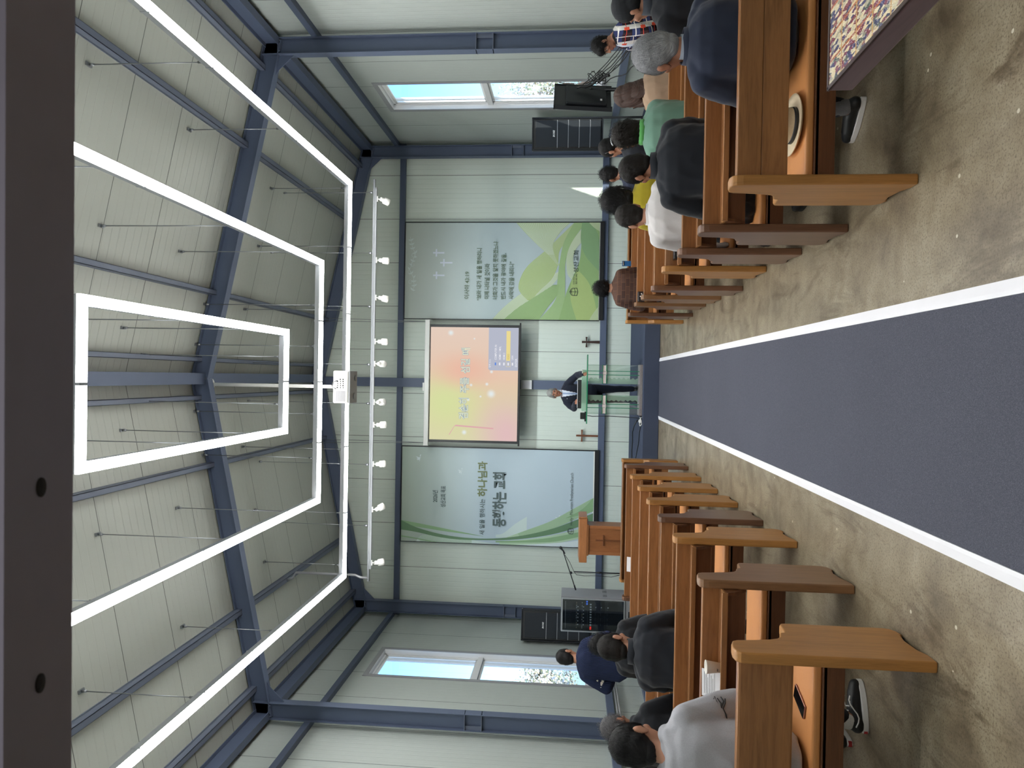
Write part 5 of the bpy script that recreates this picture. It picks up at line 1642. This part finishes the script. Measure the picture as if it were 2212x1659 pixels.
        for sd in (-1, 1):
            a = Vector((A[sd].x, A[sd].y, 0)); d = toe[sd].normalized(); L_ = .27
            hl = a - d * .07
            s_ = Vector((-d.y, d.x, 0))
            F = Blob()
            F.chain([hl + d * .035 + Vector((0, 0, .055)), hl + d * .12 + Vector((0, 0, .058)), hl + d * .20 + Vector((0, 0, .045)), hl + d * .238 + Vector((0, 0, .040))], [.036, .040, .040, .032])
            F.cap(hl + d * .05 + Vector((0, 0, .055)), .04, hl + d * .06 + Vector((0, 0, .105)), .042)
            so = F.obj('shoe', sm_, root, .006, 3)
            zb = MB(); n = 24; pl = []
            for i in range(n):
                th = 2 * math.pi * i / n; cx = .135 * math.cos(th); wd = .042 * math.sin(th) * (1 + .18 * math.cos(th))
                pl.append(hl + d * (.135 + cx) + s_ * wd)
            zb.add([p + Vector((0, 0, .0)) for p in pl] + [p + Vector((0, 0, .032)) for p in pl], [tuple(range(n)), tuple(range(2 * n - 1, n - 1, -1))] + [(i, (i + 1) % n, n + (i + 1) % n, n + i) for i in range(n)])
            zb.build('sole', so_, so, .005)
            if shoe and len(shoe) > 0 and sd in (feet or {}):
                kb = Blob(); kb.cap(hl + d * .06 + Vector((0, 0, .10)), .046, hl + d * .066 + Vector((0, 0, .19)), .046)
                kb.obj('sock', fabric('sock_' + label[:12], shoe[2] if len(shoe) > 2 else (200, 200, 200), .2, 160), root, .008, 2)
                if len(shoe) > 3:
                    lb = MB()
                    for k in range(4):
                        q = hl + d * (.11 + .022 * k) + Vector((0, 0, .099 - .009 * k)); lb.tube([q - s_ * .024, q + Vector((0, 0, .004)), q + s_ * .024], .0035, 6)
                    q = hl + d * .1
                    for sg in (-1, 1):
                        lb.tube([hl + d * (.03 + .022 * k) + s_ * sg * (.0405 + .001 * k * (k < 4)) + Vector((0, 0, .075 - .010 * math.sin(k * .8) * 2)) for k in range(8)], .0035, 6)
                    lb.build('laces', SOLE, so)
                    rb = MB(); q = hl + d * .0005 + Vector((0, 0, .017)); rb.add([q - s_ * .014 + Vector((0, 0, -.009)), q + s_ * .014 + Vector((0, 0, -.009)), q + s_ * .014 + Vector((0, 0, .009)), q - s_ * .014 + Vector((0, 0, .009)), q + d * .012 - s_ * .014 + Vector((0, 0, -.009)), q + d * .012 + s_ * .014 + Vector((0, 0, -.009)), q + d * .012 + s_ * .014 + Vector((0, 0, .009)), q + d * .012 - s_ * .014 + Vector((0, 0, .009))], [(0, 1, 2, 3), (4, 7, 6, 5), (0, 4, 5, 1), (1, 5, 6, 2), (2, 6, 7, 3), (3, 7, 4, 0)]); rb.build('heel_tab', plain('red_tab', (176, 40, 44), .6), so)
    # ---- hair
    Hh = Blob()
    hl_ = lambda c, r, rt=None: Hh.ell(hv(*c), [q * hs for q in r], HR @ rt if rt is not None else HR)
    tall = .006
    if style in ('short', 'crop', 'mop', 'tuft'):
        hl_((0, -.017, .044), (.0815, .0985, .0885)); hl_((0, -.046, .000), (.0735, .067, .078)); hl_((0, -.05, -.05), (.055, .045, .045))
        for sd in (-1, 1): hl_((sd * .060, .004, .024), (.022, .050, .050))
    if style == 'mop':
        hl_((0, .028, .068), (.068, .062, .05)); hl_((0, .06, .05), (.05, .035, .03)); hl_((0, -.03, .07), (.082, .085, .07))
    if style == 'tuft':
        hl_((0, -.02, .085), (.07, .08, .06))
    if style == 'curly':
        hl_((0, -.022, .046), (.091, .106, .094)); hl_((0, -.055, -.01), (.086, .076, .088))
        for sd in (-1, 1): hl_((sd * .072, -.012, .005), (.030, .055, .075))
    if style == 'bob':
        hl_((0, -.020, .046), (.090, .106, .094)); hl_((0, -.052, -.02), (.090, .076, .10)); hl_((0, -.055, -.09), (.072, .055, .05))
        for sd in (-1, 1): hl_((sd * .074, -.008, -.02), (.022, .052, .085))
    if style == 'long':
        hl_((0, -.018, .045), (.085, .102, .091)); hl_((0, -.055, -.03), (.085, .070, .11)); hl_((0, -.075, -.12), (.088, .05, .12)); hl_((0, -.085, -.20), (.085, .036, .09))
        for sd in (-1, 1): hl_((sd * .074, -.01, -.04), (.022, .05, .10)); hl_((sd * .07, .02, -.12), (.03, .04, .10))
    if style == 'beanie':
        hl_((0, -.018, .050), (.090, .106, .094)); hl_((0, -.045, .005), (.085, .080, .075))
    amp, F_ = hairdisp or {'short': (.0022, 13), 'crop': (.0012, 16), 'mop': (.006, 7), 'tuft': (.004, 9), 'curly': (.006, 0), 'bob': (.005, 8), 'long': (.004, 9), 'beanie': (.0012, 10)}[style]
    def strand_of(co):
        q = HMi @ co - Vector((0, -.035, .06))
        d = q.normalized()
        tilt = Matrix.Rotation(R(28), 3, 'X') @ d
        pol = math.acos(max(-1, min(1, tilt.z)))
        h_ = math.hypot(tilt.x, tilt.y) or 1e-6
        sw = pol * .5
        a = math.atan2(tilt.y, tilt.x) + sw
        return Vector((math.cos(a) * min(1, pol + .25) * 22, math.sin(a) * min(1, pol + .25) * 22, pol * 1.6))
    def hdisp(co):
        if style == 'curly':
            return amp * mnoise.noise(co * 42) + amp * .8 * mnoise.noise(co * 95)
        s_ = strand_of(co)
        return amp * mnoise.noise(s_ * (F_ / 13.0) * .55) + amp * .5 * mnoise.noise(s_ * 1.3)
    ho = Hh.obj('hair' if style != 'beanie' else 'beanie', hair, root, .0062, 3, hdisp)
    n0 = len(ho.data.vertices)
    jit = []
    if strands:
        from mathutils.bvhtree import BVHTree
        rnd = random.Random(seed + 40)
        hb = bmesh.new(); hb.from_mesh(ho.data)
        tree_ = BVHTree.FromBMesh(hb)
        hrot = HM.to_3x3().normalized()
        c0 = hv(0, -.025, .035)
        TI = Matrix.Rotation(R(-28), 3, 'X')
        for _ in range(strands):
            a, pol = rnd.uniform(0, 2 * math.pi), .05 + 2.1 * math.sqrt(rnd.random())
            L_ = slen * rnd.uniform(.6, 1.2); lift = rnd.uniform(.0008, .0065) * (1 + 2.5 * (curl > 0)); tw = rnd.uniform(-.25, .25); ph = rnd.uniform(0, 6)
            pts = []
            for i in range(6):
                f_ = i / 5
                pl = pol + L_ * f_; aa = a + .35 * L_ * f_ + tw * f_ + curl * math.sin(ph + f_ * 7) * .16
                pl += curl * math.cos(ph + f_ * 7) * .14
                d = hrot @ (TI @ Vector((math.sin(pl) * math.cos(aa), math.sin(pl) * math.sin(aa), math.cos(pl))))
                hit = tree_.ray_cast(c0 + d * .4, -d, .6)
                if hit[0] is None: break
                lf_ = lift * (math.sin(math.pi * min(1, f_ * .9)) + .15)
                if pts and (hit[0] - pts[-1][0]).length > .05: break
                pts.append((hit[0] + d * (lf_ + curl * .006 * (1 + math.sin(ph * 2 + f_ * 9))), d))
            if len(pts) < 4: continue
            j_ = Vector((rnd.uniform(-9, 9), rnd.uniform(-9, 9), rnd.uniform(-9, 9)))
            prev = None
            for i, (p, d) in enumerate(pts):
                t_ = (pts[min(i + 1, len(pts) - 1)][0] - pts[max(i - 1, 0)][0])
                sdv = t_.cross(d)
                if sdv.length < 1e-9: sdv = d.orthogonal()
                sdv = sdv.normalized() * .0011 * (1 - .8 * (i / (len(pts) - 1)) ** 2)
                v1, v2 = hb.verts.new(p + sdv), hb.verts.new(p - sdv)
                jit += [j_, j_]
                if prev:
                    try:
                        fc = hb.faces.new((prev[0], prev[1], v2, v1)); fc.smooth = True
                    except ValueError: pass
                prev = (v1, v2)
        hb.to_mesh(ho.data); hb.free()
    at = ho.data.attributes.new('strand', 'FLOAT_VECTOR', 'POINT')
    buf = []
    for i, v in enumerate(ho.data.vertices):
        sv = strand_of(v.co)
        if i >= n0:
            sv = Vector((sv.x + jit[i - n0].x, sv.y + jit[i - n0].y, sv.z if len(jit) else sv.z))
        buf += list(sv)
    at.data.foreach_set('vector', buf)
    if extra:
        q_ = P3(); q_.S, q_.E, q_.W, q_.sp, q_.Nb, q_.P0, q_.hv, q_.HR, q_.root, q_.hs, q_.w = S, E, W, sp, Nb, P0, hv, HR, root, hs, w_
        extra(q_)
    return root

F = {k: fabric('cloth_' + k, c, **kw) for k, c, kw in (
    ('navy', (44, 50, 68), {'scale': 500, 'bump': .1}), ('black', (34, 37, 44), {'scale': 400, 'bump': .12}), ('blackcoat', (30, 32, 37), {'scale': 400, 'bump': .12}), ('lightgrey', (206, 202, 202), {}), ('green', (112, 148, 132), {'scale': 500, 'bump': .06}),
    ('lime', (96, 170, 96), {}), ('beige', (166, 140, 118), {}), ('olive', (166, 150, 42), {'var': .16}), ('charcoal', (52, 56, 64), {}), ('grey', (168, 168, 174), {'var': .13, 'scale': 190}), ('suit', (34, 38, 52), {'scale': 600, 'bump': .05}),
    ('darktrouser', (30, 34, 44), {'scale': 500}), ('collargrey', (140, 146, 158), {}), ('shirt', (214, 222, 236), {}), ('jeans', (54, 62, 84), {}))}
def _knit():
    q = NT('navy_rib_knit'); v = q.coords(); sp = q.n('SeparateXYZ'); q.l(v, sp.inputs[0])
    m_ = q.n('Math', operation='SINE'); k = q.n('Math', operation='MULTIPLY'); k.inputs[1].default_value = 420; q.l(sp.outputs[0], k.inputs[0]); q.l(k.outputs[0], m_.inputs[0])
    mr = q.n('MapRange'); mr.inputs[1].default_value = -1; q.l(m_.outputs[0], mr.inputs[0])
    q.bump(mr.outputs[0], .6, .006)
    return q.set(q.mixc(mr.outputs[0], srgb(24, 30, 52), srgb(46, 56, 88)), .9, 0, .2)
F['knit'] = _knit()
F['stripe'] = fabric('white_stripe', (226, 222, 214))
def _plaid():
    q = NT('plaid_coat'); v = q.coords()
    mp = q.n('Mapping'); mp.inputs['Rotation'].default_value = (R(12), R(8), R(25)); q.l(v, mp.inputs[0])
    sp = q.n('SeparateXYZ'); q.l(mp.outputs[0], sp.inputs[0])
    def band(ax, per, lo, hi, off=0):
        a = q.n('Math', operation='ADD'); a.inputs[1].default_value = 50 * per + off; q.l(sp.outputs[ax], a.inputs[0])
        mo = q.n('Math', operation='MODULO'); mo.inputs[1].default_value = per; q.l(a.outputs[0], mo.inputs[0])
        g1 = q.n('Math', operation='GREATER_THAN'); g1.inputs[1].default_value = lo; q.l(mo.outputs[0], g1.inputs[0])
        g2 = q.n('Math', operation='LESS_THAN'); g2.inputs[1].default_value = hi; q.l(mo.outputs[0], g2.inputs[0])
        m_ = q.n('Math', operation='MULTIPLY'); q.l(g1.outputs[0], m_.inputs[0]); q.l(g2.outputs[0], m_.inputs[1])
        return m_.outputs[0]
    c = q.mixc(band(2, .16, 0, .075), srgb(26, 24, 30), srgb(52, 60, 100))
    c = q.mixc(band(1, .17, .0, .045), c, srgb(206, 204, 202))
    m2 = q.n('Math', operation='MULTIPLY'); q.l(band(1, .17, .08, .16), m2.inputs[0]); q.l(band(2, .16, .08, .16), m2.inputs[1])
    c = q.mixc(m2.outputs[0], c, srgb(56, 36, 40))
    c = q.mixc(band(2, .16, .035, .045), c, srgb(226, 222, 216)); c = q.mixc(band(1, .17, .115, .122), c, srgb(226, 222, 216))
    m3 = q.n('Math', operation='MULTIPLY'); q.l(band(1, .17, .02, .05), m3.inputs[0]); q.l(band(2, .16, .10, .15), m3.inputs[1])
    c = q.mixc(m3.outputs[0], c, srgb(222, 84, 60)); c = q.mixc(band(2, .16, .125, .131), c, srgb(206, 78, 62))
    return q.set(c, .9, 0, .2)
F['plaid'] = _plaid()
def _check():
    q = NT('brown_check'); v = q.coords((1, 1, 1))
    ck = q.n('TexChecker'); ck.inputs['Scale'].default_value = 17; q.l(v, ck.inputs['Vector'])
    br = q.n('TexBrick'); br.inputs['Scale'].default_value = 5; br.inputs['Color1'].default_value = srgb(96, 72, 64); br.inputs['Color2'].default_value = srgb(62, 48, 48); br.inputs['Mortar'].default_value = srgb(120, 88, 70); br.inputs['Mortar Size'].default_value = .015
    mp = q.n('Mapping'); mp.inputs['Rotation'].default_value = (R(90), 0, 0); q.l(v, mp.inputs[0]); q.l(mp.outputs[0], br.inputs['Vector'])
    f = q.noise(v, 200, 2)
    return q.set(q.mixc(.35, br.outputs[0], q.mixc(f, srgb(60, 46, 44), srgb(110, 82, 68))), .9, 0, .2)
F['check'] = _check()

def py(i, L=False): return (LP if L else RP)[i][1] + .305

# ---- right block
def x_navy(q):
    b = MB()
    b.tube([q.hv(-.079, .02, .006), q.hv(-.080, -.01, .004)], .003, 6); b.tube([q.hv(.079, .02, .006), q.hv(.080, -.01, .004)], .003, 6)
    b.build('glasses', M['black'], q.root)
def shirt_collar(q, mat, r_=.064, h_=.045):
    b = MB(); v, f = [], []
    nn = 28
    for i in range(nn + 1):
        a = R(-165 + 330 * i / nn) - math.pi / 2
        for (rr, hh) in ((r_, -.02), (r_ - .003, h_), (r_ - .007, h_), (r_ - .005, -.02)):
            v.append(q.Nb + Vector((rr * math.cos(a), rr * math.sin(a), hh)))
    for i in range(nn):
        for k in range(4):
            f.append((i * 4 + k, i * 4 + (k + 1) % 4, (i + 1) * 4 + (k + 1) % 4, (i + 1) * 4 + k))
    b.add(v, f, 0, True); b.build('shirt_collar', mat, q.root)
person('grey-haired man in a navy jacket bowing on the rearmost right pew', (1.775, py(0), 0), R(3), 1.308, F['navy'], F['darktrouser'], H['grey'], 'short', 'b', 1.16, 10, (16, 4, -3), arms='pray', collar=(F['navy'], .078, .03, 'jacket_collar'),
       feet={-1: ((-.22, .37), (-.41, .57)), 1: ((.16, .62), (.2, .82))}, shoe=(M['black'], SOLE, (120, 120, 124)), extra=lambda q: (x_navy(q), shirt_collar(q, F['collargrey'])), strands=2600, hs=1.17, seed=1, wr=.006, infl=.026)
def x_dots(q):
    b = MB()
    c, _ = q.sp(.93)
    for dx in (-.035, -.020): b.ball(q.Nb + Vector((dx, -.098, -.045)), .005, 0, 8, 6)
    b.build('badge', M['white'], q.root)
    b = MB(); b.tube([q.Nb + Vector((-.10, .0, -.02)), q.Nb + Vector((-.085, .05, -.01))], .012, 6); b.build('label_tab', M['white'], q.root)
person('man with thinning black hair in a black jacket, second right pew from the rear', (1.40, py(1), 0), R(2), 1.315, F['black'], F['darktrouser'], H['thin'], 'crop', 'b', 1.28, 12, (22, 22, 4), arms='pray', collar=(F['black'], .079, .052, 'jacket_collar'), extra=x_dots, strands=1800, hs=1.03, seed=2, wr=.009, infl=.03)
person('short-haired man in a pale grey sweater at the aisle end of a right pew', (1.27, py(2), 0), R(-2), 1.285, F['lightgrey'], F['charcoal'], H['brownblack'], 'crop', 'a', 1.10, 14, (22, 5, 7), arms='pray', collar=(F['lightgrey'], .074, .03, 'collar'), strands=1100, elb=.3, hs=1.08, seed=3, wr=.009, topname='sweater', infl=.026)
def x_green(q):
    b = MB()
    b.tube([q.hv(.07 * math.sin(a), .012 - .012 * math.cos(a * 2), .146 - .03 * (1 - math.cos(a))) for a in [-.9 + .2 * i for i in range(10)]], .006, 8)
    b.build('sunglasses', M['alu'], q.root)
    b = MB(); b.tube([q.Nb + Vector((-.02, -.1, -.06)), q.Nb + Vector((-.02, -.14, -.2)), q.Nb + Vector((-.02, -.15, -.4))], .002, 6); b.build('seam', F['charcoal'], q.root)
    lime = Blob()
    for k in range(9):
        a = R(-120 + k * 30); lime.ell(q.Nb + Vector((.072 * math.sin(a), -.005 - .07 * math.cos(a), .02)), (.026, .026, .028))
    lime.obj('hood_lining', F['lime'], q.root, .009, 3)
person('woman in a sage green jacket with sunglasses pushed up on her black hair', (1.90, py(2) - .02, 0), R(6), 1.320, F['green'], F['darktrouser'], H['brownblack'], 'bob', 'a', 1.02, 10, (14, 24, -2), arms='pray', hs=.96, extra=x_green, strands=1200, curl=.35, elb=.3, seed=4, wr=.008, infl=.028)
def x_beige(q):
    b = MB(); b.tube([q.Nb + Vector((-.15, -.02, -.02)), q.Nb + Vector((-.08, -.10, -.06)), q.Nb + Vector((.05, -.135, -.08)), q.Nb + Vector((.14, -.10, -.12))], .006, 8); b.build('bag_strap', plain('strap', (110, 90, 84), .5), q.root)
person('woman with long brown hair in a beige top, leaning forward', (2.60, py(3) - .01, 0), R(10), 1.262, F['beige'], F['jeans'], H['brown'], 'long', 'a', 1.0, 15, (26, 10, 10), arms='pray', hs=1.08, extra=x_beige, seed=5, topname='blouse', wr=.006)
person('person in a black beanie and black jacket at the right edge', (2.51, py(1) + .07, 0), R(12), 1.372, F['blackcoat'], F['darktrouser'], plain('beanie_black', (26, 29, 34), .9), 'beanie', 'a', 1.12, 8, (14, 20, 0), arms='lap', collar=(F['charcoal'], .085, .06, 'jacket_collar'), seed=6, wr=.008, infl=.028)
def x_band(q):
    b = MB(); b.tube([q.hv(.080 * math.sin(a), -.02 + .02 * math.cos(a), .035 + .088 * math.cos(a)) for a in [-1.7 + .34 * i for i in range(11)]], .003, 6); b.build('headband', M['alu'], q.root)
    b = MB(); b.ball(q.hv(-.085, .004, -.014), (.008, .009, .010)); b.build('earbud', M['black'], q.root)
person('short-haired person with a thin headband and an earbud, behind the green jacket', (2.37, py(4) + .05, 0), R(4), 1.372, F['black'], F['darktrouser'], H['black'], 'short', 'a', 1.0, 8, (16, 28, 3), arms='lap', extra=x_band, strands=600, seed=7)
person('dark-haired man in a navy striped jacket near the front of the right block', (2.36, py(5), 0), R(0), 1.312, F['navy'], F['darktrouser'], H['black'], 'tuft', 'a', 1.08, 10, (16, 10, 4), arms='lap', collar=(F['navy'], .076, .03, 'jacket_collar'), strands=700, curl=.3, seed=8)
person('woman with curly black hair in an olive yellow sweater', (1.60, py(3), 0), R(-4), 1.362, F['olive'], F['darktrouser'], H['black'], 'bob', 'a', 1.14, 8, (12, 0, 5), arms='lap', hs=1.13, strands=1300, curl=1.0, seed=9, topname='sweater', wr=.006)
person('woman with short curly black hair in a brown checked jacket, front right pew', (1.15, py(6), 0), R(0), 1.338, F['check'], F['darktrouser'], H['black'], 'curly', 'a', .98, 6, (10, 0, 0), arms='lap', hs=.92, strands=900, curl=1.0, seed=10, wr=.005, hairdisp=(.005, 0))
# ---- operator
t = thing('stool', 'low black stool under the plaid-coated operator', 'stool', (4.02, 8.18, 0))
MB().lathe([(.17, .44), (.18, .45), (.18, .475), (.17, .485)], (0, 0, 0), 24).build('seat', M['black'], t)
for k in range(4):
    a = R(45 + 90 * k); MB().tube([(.12 * math.cos(a), .12 * math.sin(a), .445), (.17 * math.cos(a), .17 * math.sin(a), 0)], .013, 8).build('leg', M['blackmetal'], t)
def fn_plaid(q, c, n_):
    d = Vector((c.x, c.y, 0)) - Vector((q.Nb.x, q.Nb.y, 0))
    if n_.y > .2 and abs(c.x) < .012 + .12 * max(0, q.Nb.z - c.z) and c.z > q.P0.z + .1 and c.y > .03: return 1
    if abs(c.x) < .10 and (c - q.Nb).length < .095: return 2
    return 0
person('young operator in a colourful plaid coat looking down at the laptop', (4.03, 8.18, 0), R(86), 1.435, [F['plaid'], F['shirt'], F['blackcoat']], F['darktrouser'], H['black'], 'mop', 'a', 1.04, 12, (30, 6, 0), seat=.487,
       arms={-1: ((-.26, .16, .82), (-.10, .42, .815), ((.1, 1, -.1), (0, 0, 1), .35)), 1: ((.26, .14, .82), (.10, .40, .815), ((-.1, 1, -.1), (0, 0, 1), .35))}, topfn=fn_plaid, strands=700, curl=.3, seed=11, topname='coat', voxel=.0068, wr=.005)
# ---- preacher
def fn_suit(q, c, n_):
    dz = q.Nb.z - c.z
    if n_.y > .15 and c.y > .02 and -.02 < dz < .34 and abs(c.x) < .010 + (.062 - .062 * min(1, max(0, dz) / .34)):
        return 2 if abs(c.x) < .012 + .03 * dz and dz > .03 else 1
    return 0
F['tie'] = fabric('tie_pale_blue', (150, 170, 206), .3, 90)
def x_preach(q):
    shirt_collar(q, F['shirt'], .066, .03)
    b = MB(); b.ball(q.Nb + Vector((.10, .125, -.12)), .009, 0, 8, 6); b.build('badge', M['alu'], q.root)
prz = PLZ
person('silver-haired preacher in a dark suit and pale tie standing behind the glass pulpit', (-.30, 13.86, prz), R(180), 2.075, [F['suit'], F['shirt'], F['tie']], F['suit'], H['silver'], 'short', 'b', 1.02, 9, (10, 4, -5), standing=True,
       arms={-1: ((-.36, .12, 1.20), (-.40, .38, 1.075), ((.1, 1, -.12), (0, .1, 1), .3)), 1: ((.29, .10, 1.25), (.17, .33, 1.228), ((-.15, 1, -.25), (0, 0, 1), .3))}, topfn=fn_suit, extra=x_preach, strands=700, hs=1.1, seed=12, wr=.004, voxel=.0068, topname='suit_jacket', infl=.02)
# ---- left block
def x_hoodie(q):
    b = MB()
    rnd = random.Random(3)
    base = q.S[1].lerp(q.E[1], .62)
    for k in range(5):
        z = base.z + .028 - .012 * k
        pts = []
        for i in range(7):
            a = R(-30 - 16 * i + 6 * (k % 2))
            pts.append(Vector((base.x + .089 * math.cos(a), base.y + .089 * math.sin(a), z + .009 * math.sin(i * 1.9 + k))))
        b.tube(pts, .003, 5)
    b.build('sleeve_print', M['black'], q.root)
person('person in a heather grey hoodie with dark hair on the rearmost left pew', (-1.875, py(0, True), 0), R(2), 1.375, F['grey'], F['blackcoat'], H['black'], 'short', 'a', 1.10, 12, (20, -8, -4), arms='pray', hood=True,
       feet={1: ((.10, .40), (.29, .47)), -1: ((-.12, .64), (-.14, .84))}, shoe=(M['black'], SOLE, (232, 232, 232), True), extra=x_hoodie, strands=2200, hs=1.16, seed=13, wr=.008, topname='hoodie', infl=.032)
person('man in a black jacket with cropped hair, third left pew from the rear', (-2.10, py(2, True), 0), R(-2), 1.362, F['black'], F['darktrouser'], H['thin'], 'crop', 'a', 1.22, 12, (20, -12, -6), arms='pray', collar=(F['black'], .080, .055, 'jacket_collar'), strands=1400, hs=1.16, seed=14, wr=.009, infl=.03)
person('grey-haired person in a black hooded coat, mostly hidden behind the grey hoodie', (-2.72, py(2, True), 0), R(-4), 1.315, F['blackcoat'], F['darktrouser'], H['saltpepper'], 'tuft', 'a', 1.1, 10, (14, -6, 0), arms='lap', hood=True, strands=900, curl=.5, seed=15, wr=.006, hairdisp=(.006, 9))
person('curly-haired person in black, in front of the standing navy sweater', (-2.74, py(4, True) + .035, 0), R(0), 1.352, F['blackcoat'], F['darktrouser'], H['black'], 'curly', 'a', 1.22, 10, (18, -8, -4), arms='lap', strands=1000, curl=1.0, seed=16, wr=.008, infl=.03)
def fn_stripe(q, c, n_):
    for sd in (-1, 1):
        d = q.E[sd] - q.S[sd]; t_ = (c - q.S[sd]).dot(d) / d.length_squared
        off = (c - (q.S[sd] + d * t_)).length
        if off < .085 and c.x * sd > .13 and (.44 < t_ < .54 or .66 < t_ < .76): return 1
    return 0
person('person standing by the left wall in a navy ribbed sweater with white sleeve stripes', (-3.62, 9.05, 0), R(-3), 1.738, [F['knit'], F['stripe']], F['jeans'], H['black'], 'crop', 'a', 1.16, 4, (16, -4, 0), standing=True,
       arms={-1: ((-.335, -.02, 1.08), (-.16, .20, .985)), 1: ((.335, -.02, 1.08), (.16, .20, .985))}, topfn=fn_stripe, strands=500, hs=1.13, seed=17, topname='sweater', infl=.034, wr=.007)
# ---- clothes left on the seats
def heap(name, label, cat, x, y, z, mat, r_, seed):
    t = thing(name, label, cat, (x, y, z))
    B = Blob(); rnd = random.Random(seed)
    for _ in range(7):
        B.ell((rnd.uniform(-r_[0], r_[0]) * .6, rnd.uniform(-r_[1], r_[1]) * .6, r_[2] * rnd.uniform(.35, .75)), (r_[0] * .5, r_[1] * .55, r_[2] * .6))
    o = B.obj('cloth', mat, t, .009, 3, wrinkle(.01, seed, (14, 14, 10)))
    for v in o.data.vertices: v.co.z = max(0, v.co.z)
heap('folded_coat', 'black coat lying on the seat at the aisle end, second right pew from the rear', 'coat', 1.12, RP[1][1] + .28, .476, F['blackcoat'], (.12, .12, .12), 3)
heap('folded_coat', 'pale coat bundled on the seat beside the man in pale grey', 'coat', .99, RP[2][1] + .26, .476, F['lightgrey'], (.035, .12, .11), 5)
